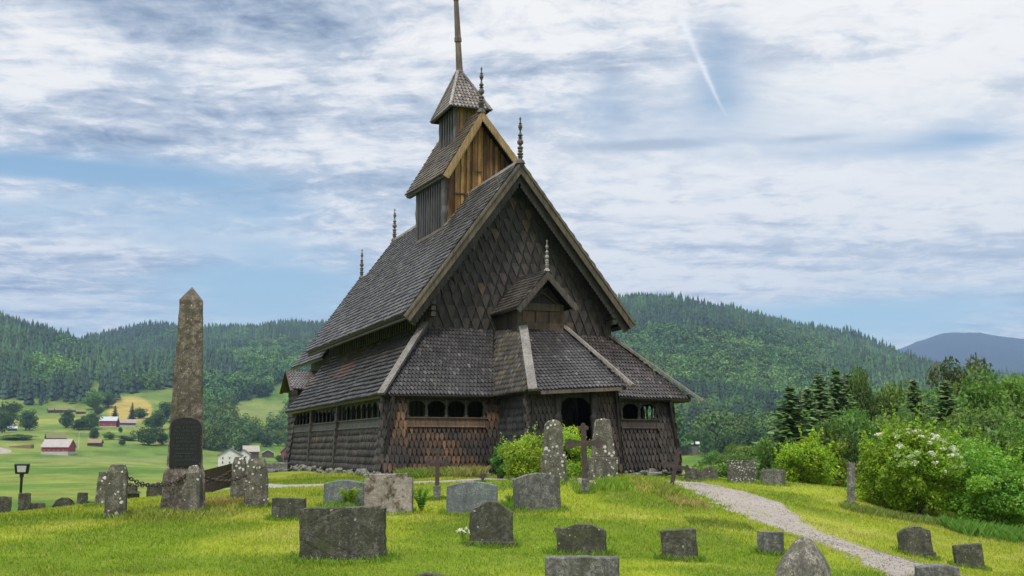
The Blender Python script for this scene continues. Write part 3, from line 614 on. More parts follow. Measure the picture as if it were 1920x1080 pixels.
for lo, hi in (((LE[0]-.06,LE[1]-.10),(5.55,11.60)), ((RE[0]+.06,RE[1]-.10),(5.55,11.60))):
    b_ = barge('', NR, lo, hi, RBF-.075, .30, .06, (.12,.095,.07), mb=MB()); b_.build('barge_board', WOOD, NR)
    b_ = barge('', NR, lo, hi, RBF-.115, .09, .04, (.15,.125,.10), mb=MB()); b_.build('barge_trim', WOOD, NR)
    b_ = barge('', NR, lo, hi, RBF+.10, .34, .05, (.042,.036,.033), 1, .16, .075, mb=MB()); b_.build('scalloped_board', WOOD, NR)
    lo2 = (lo[0]+(.9 if lo[0] < 5 else -.9), lo[1]+(1.2 if lo[0] < 5 else 1.1)); 
# ---- gallery roofs
GR_ = MB()
shingles(GR_, [(-.05,18.5,2.50),(-.05,-.05,2.60),(2.06,2.08,5.22),(2.06,18.5,5.20)], .225, .13, .070, .35, lambda c, r: tuple(v*(1+.0) for v in (ROOFG if fbm(c[1]*.25, c[0]*.9, 3, 88) < .56 else cvar((.125,.082,.074), .3))(c, r)), .9, .10, .035)
GR_.build('gallery_roof', ROOFW, CH)
GR_ = MB(); shingles(GR_, [(-.05,-.05,2.60),(3.94,-.05,2.62),(4.80,2.19,5.16),(2.08,2.19,5.22)], .185, .135, .030, .45, ROOFG, .6, .10, .03)
GR_.build('gallery_roof', ROOFW, CH)
GR_ = MB(); shingles(GR_, [(7.4,-.05,2.68),(11.85,-.10,2.60),(9.62,2.19,5.06),(6.75,2.19,5.14)], .185, .135, .030, .45, cvar((.062,.056,.056), .28, .1, (.11,.10,.098), .08), .6, .10, .03)
GR_.build('gallery_roof', ROOFW, CH)
GR_ = MB(); shingles(GR_, [(11.85,-.1,2.60),(11.85,18.5,2.55),(9.62,18.5,5.1),(9.62,2.19,5.06)], .215, .16, .035, .45, ROOFG, .6, .10, .03)
GR_.build('gallery_roof', ROOFW, CH)
GR_ = MB()
shingles(GR_, [(3.94,.0,2.62),(3.94,-3.22,2.66),(4.99,-.03,5.02),(4.83,2.15,5.14)], .185, .135, .032, .45, PORCHROOF, .6, .10, .03, drop=.12)
shingles(GR_, [(3.94,-3.22,2.66),(7.46,-3.34,2.86),(6.66,-.03,5.08),(4.99,-.03,5.02)], .185, .135, .030, .45, ROOFG, .6, .10, .02)
shingles(GR_, [(7.46,-3.34,2.86),(7.5,.0,2.7),(6.78,2.19,5.14),(6.66,-.03,5.08)], .185, .135, .032, .45, ROOFG, .6, .10, .03, drop=.12)
PRO = GR_.build('porch_roof', ROOFW, CH)
fs = MB(); fs.beam((4.35,-3.30,2.62),(7.25,-3.40,2.79),.06,.11,col=(.13,.10,.085)); fs.build('eave_board', WOOD, PRO)
def hip(p0, p1, w, th, col, nrm, parent=CH):
    m = MB(); p0, p1 = A3(*p0), A3(*p1); m.beam(p0, p1, w, th, nrm, col); m.build('hip_board', WOOD, parent)
hip((-.16,-.16,2.64),(2.02,2.02,5.36), .26, .09, GREYW, (-.6,-.6,1)); hip((4.02,-3.42,2.70),(5.03,-.1,5.14), .30, .09, (.20,.19,.175), (-.35,-.9,1), PRO); hip((7.62,-3.52,2.90),(6.68,-.05,5.2), .20, .09, (.22,.2,.18), (.5,-.6,1), PRO)
hip((12.15,-.42,2.56),(9.60,2.16,5.16), .18, .09, (.20,.175,.155), (.6,-.6,1))
# ---- dormer over the porch
DM = MB(); DM.prism([(4.88,-.02,4.9),(6.55,-.02,4.9),(6.55,-.02,5.95),(4.88,-.02,5.95)], (0,2.2,0), (.05,.036,.028))
planks(DM, (4.878,2.1,0),(4.878,.02,0), 5.0, 5.95, 0, (-1,0,0), .42, .02, (.05,.036,.028), colf=lambda r, s: tuple(v*r.uniform(.8,1.2) for v in (.05,.036,.028)))
for z0, z1, c in ((5.03,5.28,(.085,.055,.038)),(5.72,5.98,(.09,.062,.044))): DM.prism([(4.86,-.10,z0),(6.57,-.10,z0),(6.57,-.10,z1),(4.86,-.10,z1)], (0,.07,0), c)
for x in (5.02,5.55,6.08): DM.prism([(x,-.055,5.29),(x+.46,-.055,5.29),(x+.46,-.055,5.71),(x,-.055,5.71)], (0,.03,0), (.105,.06,.04))
DM.prism([(4.9,-.04,5.98),(6.55,-.04,5.98),(5.76,-.04,6.95)], (0,.05,0), (.012,.01,.01))
DM.beam((5.15,-.10,5.98),(5.95,-.10,6.55),.05,.09,(0,1,0),(.06,.045,.036)); DM.beam((6.35,-.10,5.98),(5.55,-.10,6.55),.05,.09,(0,1,0),(.06,.045,.036)); DM.beam((5.75,-.11,6.3),(5.75,-.11,6.9),.05,.08,(0,1,0),(.06,.045,.036))
DM.lathe((4.9,-.07,4.95), [(.09,0),(.07,.2),(.09,.25),(.075,.9),(.09,1.0)], 8, col=(.06,.05,.045)); DM.lathe((6.55,-.07,4.95), [(.09,0),(.07,.2),(.09,.25),(.075,.9),(.09,1.0)], 8, col=(.075,.05,.035))
DM.build('dormer', WOOD, CH)
DR = roof2('dormer_roof', (4.62,5.75), (5.79,7.08), (6.96,5.88), -.55, 2.3, .17, .13, cvar((.085,.078,.078), .3, .1, (.15,.14,.135), .12), .12, .07)
for lo, hi in (((4.58,5.68),(5.79,7.08)), ((7.0,5.81),(5.79,7.08))):
    b_ = barge('', DR, lo, hi, -.60, .17, .045, (.075,.062,.055), 1, 0, .045, mb=MB()); b_.build('barge_board', WOOD, DR)
rc = MB(); rc.beam((5.79,-.57,7.10),(5.79,2.2,7.20),.2,.07,col=(.07,.062,.06)); rc.build('ridge_board', WOOD, DR)
# ---- ridge tower
TW_ = MB(); TL, TR, T0, T1 = 4.38, 7.35, 7.0, 10.95
TW_.prism([(TL,T0,9.6),(TR,T0,9.0),(TR,T0,12.9),(5.78,T0,14.75),(TL,T0,12.4)], (0,T1-T0,0), (.06,.05,.045))
def ORC(r, s):
    k = r.random(); c = [(.40,.215,.075),(.34,.17,.055),(.24,.12,.045),(.46,.27,.10),(.12,.07,.045)][min(4, int(k*5))]; g = r.uniform(.85, 1.4)*(1.0 if s < 1.7 else .75); return tuple(v*g for v in c)
gt = lambda s: min(12.42+s*1.70, 14.75-(s-(5.78-TL))*1.24)-.02
gb = lambda s: min(9.95+s*1.30, 11.5)
planks(TW_, (TL,T0-.003,0),(TR,T0-.003,0), 0, 0, 0, (0,-1,0), .125, .085, DK, colf=ORC, ztopf=gt, zbotf=lambda s: 9.8)
TW_.prism([(TL+.35,T0-.14,11.42),(TL+.95,T0-.14,11.42),(TL+.95,T0-.14,11.48),(TL+.35,T0-.14,11.48)], (0,.06,0), (.1,.08,.06)); TW_.prism([(TL+1.3,T0-.14,12.45),(TL+1.6,T0-.14,12.45),(TL+1.6,T0-.14,12.5),(TL+1.3,T0-.14,12.5)], (0,.06,0), (.1,.08,.06))
planks(TW_, (TL-.003,T1,0),(TL-.003,T0,0), 9.85, 12.4, 0, (-1,0,0), .17, .11, (.055,.050,.060))
for b in (T0+.05, T1-.05): TW_.lathe((TL-.02,b,9.7), [(.11,0),(.14,.2),(.12,.5),(.15,.9),(.12,1.2),(.15,1.6),(.12,2),(.14,2.7)], 8, col=(.10,.09,.095))
TW_.beam((TL-.08,T0-.1,9.95),(TL-.08,T1+.1,9.97),.1,.1,col=(.2,.16,.11)); TW_.beam((TL-.14,T0-.1,9.83),(TL-.14,T1+.1,9.85),.1,.06,col=(.14,.11,.09))
TW_.beam((TL-.12,T0-.12,9.86),(5.5,T0-.12,11.42),.06,.12,(0,-1,0),(.20,.14,.10)); TW_.beam((TL-.1,T0-.17,10.0),(5.5,T0-.17,11.52),.06,.05,(0,-1,0),(.3,.25,.19))
TW_.build('tower_wall', WOOD, CH)
TWR = roof2('tower_roof', (4.08,12.12), (5.78,15.02), (7.85,12.55), 6.42, 12.15, .20, .15, cvar((.135,.118,.10), .3, .2, (.2,.185,.17), .15), .28, .10, dl=.25)
for lo, hi in (((4.06,12.06),(5.78,15.02)), ((7.87,12.5),(5.78,15.02))):
    b_ = barge('', TWR, lo, hi, 6.35, .24, .06, (.32,.215,.10), 1, 0, .055, mb=MB()); b_.build('barge_board', WOOD, TWR)
ev = MB(); ev.prism([(4.12,6.45,12.02),(4.3,6.45,12.0),(4.3,6.45,12.2),(4.12,6.45,12.12)], (0,5.6,.24), (.05,.045,.045)); ev.build('eave_board', WOOD, TWR)
# ---- lantern and spire
CU = MB(); c0, c1, d0, d1 = 5.22, 6.42, 8.25, 10.4
CU.prism([(c0,d0,13.6),(c1,d0,13.6),(c1,d1,13.6),(c0,d1,13.6)], (0,0,2.1), (.07,.06,.055))
planks(CU, (c0,d0-.003,0),(c1,d0-.003,0), 13.6, 15.68, 0, (0,-1,0), .17, .05, DK, colf=lambda r, s: tuple(v*r.uniform(.7,1.1) for v in (.30,.18,.085)))
planks(CU, (c0-.003,d1,0),(c0-.003,d0,0), 13.6, 15.68, 0, (-1,0,0), .17, .07, (.07,.066,.072))
for b in (d0+.05, d1-.05): CU.lathe((c0,b,13.6), [(.09,0),(.11,.3),(.09,.6),(.11,.9),(.09,1.2),(.11,1.5),(.09,2.05)], 8, col=(.13,.12,.125))
CU.build('lantern_wall', WOOD, CH)
e0, e1, f0, f1, ze = 4.84, 6.76, 7.85, 10.75, 15.56; ap = (5.72, 9.3, 17.62); LR = MB(); kw = dict(rh=.2, wd=.17, th=.034, tip=.5, colf=cvar((.19,.17,.16), .25, .1, (.27,.25,.24), .2), jit=.4, slabth=.06, wave=.005)
tp = .09; TA, TB, TC, TD = (ap[0]-tp,ap[1]-tp,ap[2]), (ap[0]+tp,ap[1]-tp,ap[2]), (ap[0]+tp,ap[1]+tp,ap[2]), (ap[0]-tp,ap[1]+tp,ap[2])
for q in ([(e0,f0,ze),(e1,f0,ze),TB,TA], [(e0,f1,ze),(e0,f0,ze),TA,TD], [(e1,f0,ze),(e1,f1,ze),TC,TB], [(e1,f1,ze),(e0,f1,ze),TD,TC]): shingles(LR, q, **kw)
LRO = LR.build('lantern_roof', ROOFW, CH)
for p, q, nr in (((e0,f0,ze),TA,(-1,-1,1)),((e1,f0,ze),TB,(1,-1,1)),((e0,f1,ze),TD,(-1,1,1)),((e1,f1,ze),TC,(1,1,1))): hip((p[0],p[1],p[2]+.03),(q[0],q[1],q[2]+.06),.13,.06,(.27,.25,.245),nr,LRO)
SPI = MB(); lean = (-.055, 0, 1)
SPI.lathe((ap[0]+.02,ap[1],17.5), [(.20,0),(.20,.14),(.155,.2),(.125,1.55),(.165,1.56),(.16,1.75),(.14,1.8),(.105,3.55),(.17,3.56),(.17,3.66),(.15,3.8),(.10,3.86),(.085,5.5),(.05,8.2),(.01,8.4)], 8, lean, (.15,.11,.09)); SPI.build('spire', WOOD, CH)
def finial(base, h, col, s=1.):
    m = MB(); P = [(.20,0),(.16,.06),(.075,.10),(.10,.13),(.13,.15),(.07,.165),(.12,.19),(.13,.215),(.06,.24),(.11,.26),(.085,.30),(.125,.33),(.12,.345),(.05,.375),(.05,.39),(.115,.42),(.13,.46),(.10,.50),(.05,.53),(.11,.545),(.04,.56),(.11,.60),(.07,.63),(.035,.66),(.035,.72),(.09,.73),(.05,.745),(.09,.76),(.085,.80),(.04,.84),(.08,.85),(.03,.86),(.025,.93),(.055,.945),(.03,.97),(.005,1.)]
    m.lathe(base, [(r*s*(h/1.9)**.5*.95, z*h) for r, z in P], 8, col=col); m.build('finial', WOOD, CH)
FC = (.10,.085,.085)
finial((5.55,1.46,11.5), 1.85, FC); finial((5.55,19.3,11.6), 1.75, (.13,.11,.10)); finial((5.78,6.5,14.95), 2.05, FC); finial((5.79,-.5,7.1), 1.15, (.30,.28,.27), .8); finial((5.55,26.4,10.6), 1.75, (.13,.11,.10))
# ---- chancel and its side porch
CW_ = MB(); CW_.prism([(2.7,18.6,-.3),(2.7,26.4,-.3),(8.4,26.4,-.3),(8.4,18.6,-.3)][::-1], (0,0,6.4), (.05,.042,.04)); CW_.prism([(2.7,26.38,6.0),(8.4,26.38,6.0),(5.55,26.38,10.2)], (0,-.1,0), DK)
CW_.prism([(2.15,18.45,0),(9.55,18.45,0),(9.55,18.45,6.3),(5.57,18.45,11.2),(2.15,18.45,6.6)][::-1], (0,.1,0), DK); CW_.build('chancel_wall', WOOD, CH)
roof2('chancel_roof', (1.75,5.30), (5.55,10.6), (9.4,5.3), 18.9, 27.0, .22, .16, ROOFC, 0, .12)
SP = MB(); shingles(SP, [(1.05,23.7,-.3),(1.05,21.1,-.3),(1.05,21.1,3.8),(1.05,23.7,3.8)], .3, .2, .03, .4, BROWN, .5, .1); SP.prism([(1.0,21.1,-.3),(2.9,21.1,-.3),(2.9,21.1,4.0),(1.0,21.1,4.0)], (0,.1,0), (.045,.036,.032)); SP.prism([(1.0,21.0,3.7),(1.0,22.35,4.75),(1.0,23.7,3.7)][::-1], (.05,0,0), DK)
SP.build('side_porch_wall', WOOD, CH)
sr = MB(); shingles(sr, [(.7,20.8,3.82),(3.2,20.8,3.82),(3.2,22.35,4.85),(.7,22.35,4.85)], .17, .15, .03, .45, cvar((.15,.14,.135), .3), .5, .07); shingles(sr, [(3.2,23.9,3.82),(.7,23.9,3.82),(.7,22.35,4.85),(3.2,22.35,4.85)], .17, .15, .03, .45, ROOFG, .5, .07)
sr.build('side_porch_roof', ROOFW, CH)
sb = MB()
for y in (20.75, 23.95): sb.beam((.66,y,3.72),(.66,22.35,4.86),.05,.2,(1,0,0),(.07,.055,.05))
sb.build('barge_board', WOOD, CH)

# ================================================================== VEGETATION
def unit(v): return v/np.maximum(np.linalg.norm(v, axis=-1, keepdims=True), 1e-9)
def leaves(C, size, rng, up=.5, aspect=.55, outdir=None, droop=0):
    """one rhombic leaf (four vertices) per centre"""
    n = len(C); nr = unit(rng.normal(size=(n, 3))+np.array([0, 0, up])+(outdir*.8 if outdir is not None else 0))
    a = unit(np.cross(nr, rng.normal(size=(n, 3)))); b = np.cross(nr, a); s = (size if np.ndim(size) else np.full(n, size))[:,None]*rng.uniform(.6, 1.3, (n, 1))
    V_ = np.stack([C-a*s*.5, C-b*s*.5*aspect+a*s*.05, C+a*s*.5, C+b*s*.5*aspect+a*s*.05], 1).reshape(-1, 3); return V_, np.arange(4*n).reshape(n, 4)
def clump_crown(rng, w, d, h, z0, nclump, nleaf, size, base, var=.25, shell=.72, clr=.24, lean=0, flat=.75, tips=None):
    """an uneven crown: leaf clumps on and inside an irregular ellipsoid"""
    th = rng.uniform(0, 6.283, nclump); cz = rng.uniform(-1, 1, nclump); cz = np.sign(cz)*np.abs(cz)**.85; rad = rng.uniform(shell-.18, 1, nclump)*rng.uniform(.76, 1.18, nclump)
    r = np.sqrt(np.maximum(1-cz**2, 0)); P = np.c_[np.cos(th)*r*w/2*rad, np.sin(th)*r*d/2*rad, z0+h/2+cz*h/2*rad]
    cs_ = rng.uniform(.6, 1.35, nclump)*clr*min(w, h); per = np.maximum(8, (nleaf*cs_**2/np.sum(cs_**2)).astype(int)); idx = np.repeat(np.arange(nclump), per); n = len(idx)
    q = unit(rng.normal(size=(n, 3)))*rng.uniform(.35, 1, (n, 1))**.5; q[:,2] *= flat; C = P[idx]+q*cs_[idx][:,None]
    out = unit(C-np.array([0, 0, z0+h*.4])); V_, F_ = leaves(C, size, rng, .5, .6, out)
    tc = rng.uniform(-var, var, nclump)[idx]; g = rng.uniform(-.22, .22, n); k = (1+tc+g)[:,None]; yl = np.clip(rng.normal(0, .35, nclump)[idx]+rng.normal(0, .2, n), -.5, 1)[:,None]
    c = np.array(base)[None,:]*k*(1+yl*np.array([.35, .12, -.1])[None,:]); return V_, F_, np.repeat(np.clip(c, .005, 1), 4, axis=0), P
def join(parts):
    Vs, Fs, Cs = [], [], []; o = 0
    for v, f, c in parts: Vs.append(v); Fs.append(f+o); Cs.append(c); o += len(v)
    return np.concatenate(Vs), np.concatenate(Fs), np.concatenate(Cs)
def trunk_mesh(rng, h, r0, limbs, col=(.09,.07,.055)):
    m = MB(); P = [np.array([0, 0, -.3])]; k = 6
    for i in range(k): P.append(P[-1]+np.array([rng.normal(0, .03)*h/k, rng.normal(0, .03)*h/k, h/k]))
    def tube(pts, rad, n=7):
        V_ = []; 
        for i, p in enumerate(pts):
            d = unit((pts[min(i+1, len(pts)-1)]-pts[max(i-1, 0)])[None])[0]; a = unit(np.cross(d, [.3, 1, .1])[None])[0]; b = np.cross(d, a)
            V_ += [p+(a*math.cos(6.283*q/n)+b*math.sin(6.283*q/n))*rad[i] for q in range(n)]
        m.raw(V_, [(i*n+q, i*n+(q+1) % n, (i+1)*n+(q+1) % n, (i+1)*n+q) for i in range(len(pts)-1) for q in range(n)], col)
    tube(P, [r0*(1.25 if i == 0 else 1-.14*i) for i in range(k+1)])
    for t in limbs:
        i = rng.randint(1, k); a = P[i]; b = np.array(t); mid = (a+b)/2+np.array([0, 0, -.08*h*rng.uniform(0, 1)]); tube([a, mid, b], [r0*.5*(1-.1*i), r0*.28, r0*.06], 5)
    return m
def to_mesh(name, V_, F_, C_, mt): o = np_mesh(name, V_, F_, C_, mt); me = o.data; bpy.data.objects.remove(o); return me
def broad_protos(seed, w, h, trunk, nclump, nleaf, size, base, n=3, r0=.16, **k):
    out = []
    for i in range(n):
        g = np.random.RandomState(seed+i); V_, F_, C_, P = clump_crown(g, w*g.uniform(.9, 1.1), w*g.uniform(.9, 1.1), h-trunk, trunk, nclump, nleaf, size, base, **k)
        t = trunk_mesh(g, h*.72, r0, P[g.choice(len(P), 9)]); o = t.build('trunk', BARK); tm = o.data; bpy.data.objects.remove(o); out.append((to_mesh('crown', V_, F_, C_, LEAF), tm))
    return out
def spruce_crown(rng, h, w, base, tiers=26, per=9, leaf=.5, n_on=9, dens=1.0, low=.06):
    Cs, D, S = [], [], []
    for i in range(tiers):
        t = i/(tiers-1); z = h*(low+(1-low)*t); L = w/2*(1-t)**.85*rng.uniform(.8, 1.12)+.08; m = max(4, int(per*(1-.45*t)))
        a0 = rng.uniform(0, 6.28)
        for k in range(m):
            a = a0+6.283*k/m+rng.normal(0, .15); Lk = L*rng.uniform(.7, 1.15); nn = max(2, int(n_on*dens*Lk/(w/2)+2))
            for s in np.linspace(.15, 1, nn):
                Cs.append([math.cos(a)*Lk*s, math.sin(a)*Lk*s, z-.30*Lk*s**1.3+.10*Lk*s**4+rng.normal(0, .04)]); D.append([math.cos(a), math.sin(a), -.3]); S.append(leaf*(1.1-.45*s)*(.55+.45*(1-t)))
    C = np.array(Cs); D = unit(np.array(D)); S = np.array(S); n = len(C); side = unit(np.cross(D, [0, 0, 1.])); V_, F_ = [], []
    k = rng.normal(0, .18, (n, 3)); d = unit(D+k); nr = unit(np.array([0, 0, 1.])+rng.normal(0, .35, (n, 3))); b = unit(np.cross(nr, d)); s = S[:,None]
    # each twig: a drooping fan of two quads in a roof shape
    A = C-d*s*.5; B = C+d*s*.75; dn = np.array([0, 0, -.35])
    q1 = np.stack([A, C+b*s*.5+dn*s, B, C], 1); q2 = np.stack([A, C, B, C-b*s*.5+dn*s], 1); V_ = np.concatenate([q1.reshape(-1, 3), q2.reshape(-1, 3)]); F_ = np.arange(8*n).reshape(2*n, 4)
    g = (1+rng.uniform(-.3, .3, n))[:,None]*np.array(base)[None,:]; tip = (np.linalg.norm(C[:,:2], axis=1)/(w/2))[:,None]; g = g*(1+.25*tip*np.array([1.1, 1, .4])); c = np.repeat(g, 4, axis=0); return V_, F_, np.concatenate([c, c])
def spruce_protos(seed, h, w, base, n=3, **k):
    out = []
    for i in range(n):
        g = np.random.RandomState(seed+i); V_, F_, C_ = spruce_crown(g, h*g.uniform(.92, 1.05), w*g.uniform(.9, 1.1), base, **k)
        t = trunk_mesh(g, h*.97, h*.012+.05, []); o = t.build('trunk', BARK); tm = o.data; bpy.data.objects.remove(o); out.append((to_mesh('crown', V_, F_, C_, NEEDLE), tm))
    return out
def place(name, proto, loc, sc, rz, label, cat, group=None, parts=('crown', 'trunk'), wid=1.):
    o = empty(name, loc, rz, label, cat, group); o.scale = (sc*wid, sc*wid, sc)
    for me, nm in zip(proto, parts): c = link(nm, me, o)
    return o

# ---- far woods: thousands of trees that read as one mass on each hillside
def cone_tree(rng, tiers=4, n=6):
    V_, F_ = [], []
    for t in range(tiers):
        z0 = .08+.9*t/tiers; z1 = min(1.0, z0+.9/tiers*1.75); r = (.5*(1-t/tiers)**.8+.03); o = len(V_); a0 = rng.uniform(0, 6)
        V_.append((0, 0, z1)); V_ += [(math.cos(a0+6.283*k/n)*r*rng.uniform(.7, 1.2), math.sin(a0+6.283*k/n)*r*rng.uniform(.7, 1.2), z0+rng.uniform(-.04, .03)) for k in range(n)]
        F_ += [(o, o+1+k, o+1+(k+1) % n, o) for k in range(n)]
    F3 = np.array([f[:3] for f in F_]); return np.array(V_), F3
def blob_tree(rng, nq=70, sz=.2):
    V_, F_, C_, _ = clump_crown(rng, .9, .9, .9, .08, 12, nq, sz, (1, 1, 1), .2, clr=.3, flat=.8); return V_, np.concatenate([F_[:, :3], F_[:, [0, 2, 3]]]), C_
def scatter_wood(name, label, protos, pts, hs, ws, cols):
    Vs, Fs, Cs = [], [], []; o = 0; n = len(pts); pk = rs.randint(0, len(protos), n)
    for j, pr in enumerate(protos):
        m = pk == j; k = m.sum()
        if not k: continue
        v, f = pr[0], pr[1]; pc = pr[2] if len(pr) > 2 else (.78+.35*v[:, 2:3])*np.ones((1, 3)) if False else np.ones((len(v), 3))
        a = rs.uniform(0, 6.28, k); ca, sa = np.cos(a)[:,None], np.sin(a)[:,None]
        X = (v[None,:,0]*ca-v[None,:,1]*sa)*ws[m][:,None]; Y = (v[None,:,0]*sa+v[None,:,1]*ca)*ws[m][:,None]; Z = v[None,:,2]*hs[m][:,None]
        Vv = np.stack([X, Y, Z], -1)+pts[m][:,None,:]; Ff = f[None]+(np.arange(k)*len(v))[:,None,None]+o; o += k*len(v)
        Vs.append(Vv.reshape(-1, 3)); Fs.append(Ff.reshape(-1, 3)); Cs.append((cols[m][:,None,:]*pc[None]).reshape(-1, 3))
    ob = np_mesh(name, np.concatenate(Vs), np.concatenate(Fs), np.concatenate(Cs), NEEDLE); return tag(ob, label, 'forest', None, 'stuff')
def wood_points(n, azr, rr, jit=True):
    az = rs.uniform(*azr, n); r = np.sqrt(rs.uniform(rr[0]**2, rr[1]**2, n)); x, y = r*np.sin(az), r*np.cos(az); z = H(x, y); return x, y, z, r
def broadness(px, py, x, y):
    b = fbm(x/140, y/140, 3, 91)
    k = np.where(px > 950, .34+.30*ell(px, py, 1230, 690, 170, 60, .6)+.30*ell(px, py, 1420, 700, 140, 70, .6)+.28*ell(px, py, 1400, 850, 330, 22, .6)-.25*sstep(660, 590, py)*(px > 1150),
                 .26+.55*sstep(700, 760, py)*(px > 330)+.32*ell(px, py, 520, 690, 90, 45, .6)+.25*ell(px, py, 90, 700, 60, 40, .6)-.15*sstep(680, 610, py))
    return b < k+.12
cones = [cone_tree(rs, 4, 6) for _ in range(5)]; blobs = [blob_tree(rs, 110, .22) for _ in range(4)]; fine = [blob_tree(rs, 420, .115) for _ in range(3)]; cones2 = [cone_tree(rs, 9, 9) for _ in range(4)]
for side, nm in ((0, 'west'), (1, 'east')):
    A = ((-.68, -.04), (-.04, .68))[side]; x, y, z, r = wood_points(82000, A, (330, 2900)); fm = forest_mask(x, y, z); px, py = pxy(x, y, z)
    keep = (rs.rand(len(x)) < fm)&(rs.rand(len(x)) < np.clip(1.15-r/3600, .4, 1)*(.55+.9*fbm(x/45, y/45, 3, 29))); x, y, z, r, px, py = [q[keep] for q in (x, y, z, r, px, py)]
    br = broadness(px, py, x, y)
    nt = fbm(x/110, y/110, 4, 95)[:,None]; h = rs.uniform(10, 25, len(x))*(.7+.6*fbm(x/60, y/60, 2, 5))*(1+.15*(r > 1500)); k = rs.uniform(.55, 1.45, (len(x), 1))*(.6+.8*fbm(x/38, y/38, 3, 17))[:,None]
    cs1 = (np.array([.013,.033,.016])+(np.array([.034,.066,.022])-np.array([.013,.033,.016]))*sstep(.35, .7, nt))*k; cs1 = np.where((rs.rand(len(x), 1) < .006)&(r > 1500)[:,None], np.array([[.06,.055,.03]]), cs1)
    cb1 = (np.array([.040,.088,.024])+(np.array([.085,.145,.032])-np.array([.040,.088,.024]))*sstep(.35, .68, nt))*k
    lab = ('dark spruce woods covering the western hillsides beyond the farms', 'leafy birch woods on the lower western slopes beyond the farms', 'dark spruce woods covering the hillside right of the church', 'light green leafy woods patching the hillside right of the church')
    P = np.c_[x, y, z-.5]; s = ~br
    wd = rs.uniform(0, 1, len(x)); nr = r < 1050
    for sel, cp, bp, suf in ((~nr, cones, blobs, ', the far trees'), (nr, cones2, fine, ', the nearer trees')):
        s1 = s & sel; b1 = br & sel
        if s1.any(): scatter_wood('spruce_forest', lab[side*2]+suf, cp, P[s1], h[s1]*1.12, h[s1]*(.27+.16*wd[s1]), cs1[s1])
        if b1.any(): scatter_wood('birch_forest', lab[side*2+1]+suf, bp, P[b1], h[b1]*.72, h[b1]*(.46+.2*wd[b1]), cb1[b1])

# ---- single trees in the valley on the left: (px, base py, height px, width px, kind, label)
BV = broad_protos(100, 8, 9, .9, 30, 4200, .62, (.042,.082,.024), 3, .22, clr=.24); BL = broad_protos(120, 8, 9, .8, 30, 4200, .62, (.085,.155,.035), 2, .22, clr=.24); SPV = spruce_protos(140, 10, 4.2, (.018,.042,.020), 2, tiers=20, per=9, leaf=1.1, n_on=5)
GV = 'single trees among the valley farms'
for i, (px, py, hp, wp, kd, lb) in enumerate([
    (48,807,38,36,0,'dark round tree beside the small grey-roofed shed on the left'), (14,800,46,36,0,'tall dark tree at the left edge, by the valley field'), (4,812,40,30,0,'bushy tree cut by the left edge of the photo'),
    (124,803,34,24,0,'dark tree just below the turf-roofed log cabins'), (146,806,20,26,0,'low bush right of the dark tree below the log cabins'), (160,804,24,18,0,'small tree between the log cabins and the upper red barn'),
    (174,806,32,28,0,'dark tree touching the left end of the upper red barn'), (177,768,34,38,1,'large round light green tree above the upper red barn'), (203,765,30,27,0,'dark round tree right of the light green one above the barn'),
    (186,778,16,17,0,'small bush under the large light green tree'), (215,789,28,18,2,'dark spruce behind the right end of the upper red barn'), (247,786,30,16,2,'narrow dark spruce in front of the yellow hay field'),
    (262,785,20,26,0,'low dark tree at the lower corner of the hay field'), (278,800,16,16,0,'small bush right of the brown and white cottage'), (175,826,24,17,0,'pale green tree behind the turf-roofed hut'), (225,811,10,8,0,'small bush below the brown and white cottage'),
    (277,835,34,40,0,'big dark bush mass left of the obelisk'), (303,834,22,22,0,'rounded bush between the big dark bush and the obelisk'), (228,835,11,12,0,'tiny bush in the meadow right of the turf hut'), (292,806,34,30,0,'leafy tree left of the obelisk at the wood edge'),
    (312,790,36,30,0,'leafy tree directly behind the left side of the obelisk'), (205,824,13,22,1,'light scrub right of the turf-roofed hut'), (240,826,10,36,1,'long low scrub in the valley meadow'), (30,824,9,60,1,'low scrub strip left of the big red barn'),
    (395,840,26,26,0,'tree left of the white farmhouse, by the obelisk'), (418,828,26,28,1,'light tree above the white farmhouse'), (455,832,28,30,0,'dark tree behind the brown farm barn'), (430,836,22,24,0,'round tree directly behind the white farmhouse'),
    (500,838,24,24,0,'tree behind the small open shed'), (521,836,30,26,1,'light tree near the church\'s left corner'), (485,830,24,20,0,'tree between the brown barn and the small open shed'), (524,866,12,12,0,'small bush beside the red outbuilding'), (382,812,40,30,0,'tall leafy tree just right of the obelisk')]):
    p = hit(px, py, 90); s = hp*p[1]/2121; pr = (BV, BL, SPV)[kd]; q = pr[i % len(pr)]; hh = 9. if kd < 2 else 10.
    place('valley_tree' if kd < 2 else 'spruce_tree', q, p, s/hh, i*1.7, lb, 'tree' if hp > 15 else 'bush', GV, wid=(wp/hp)/((8/9.) if kd < 2 else .42))

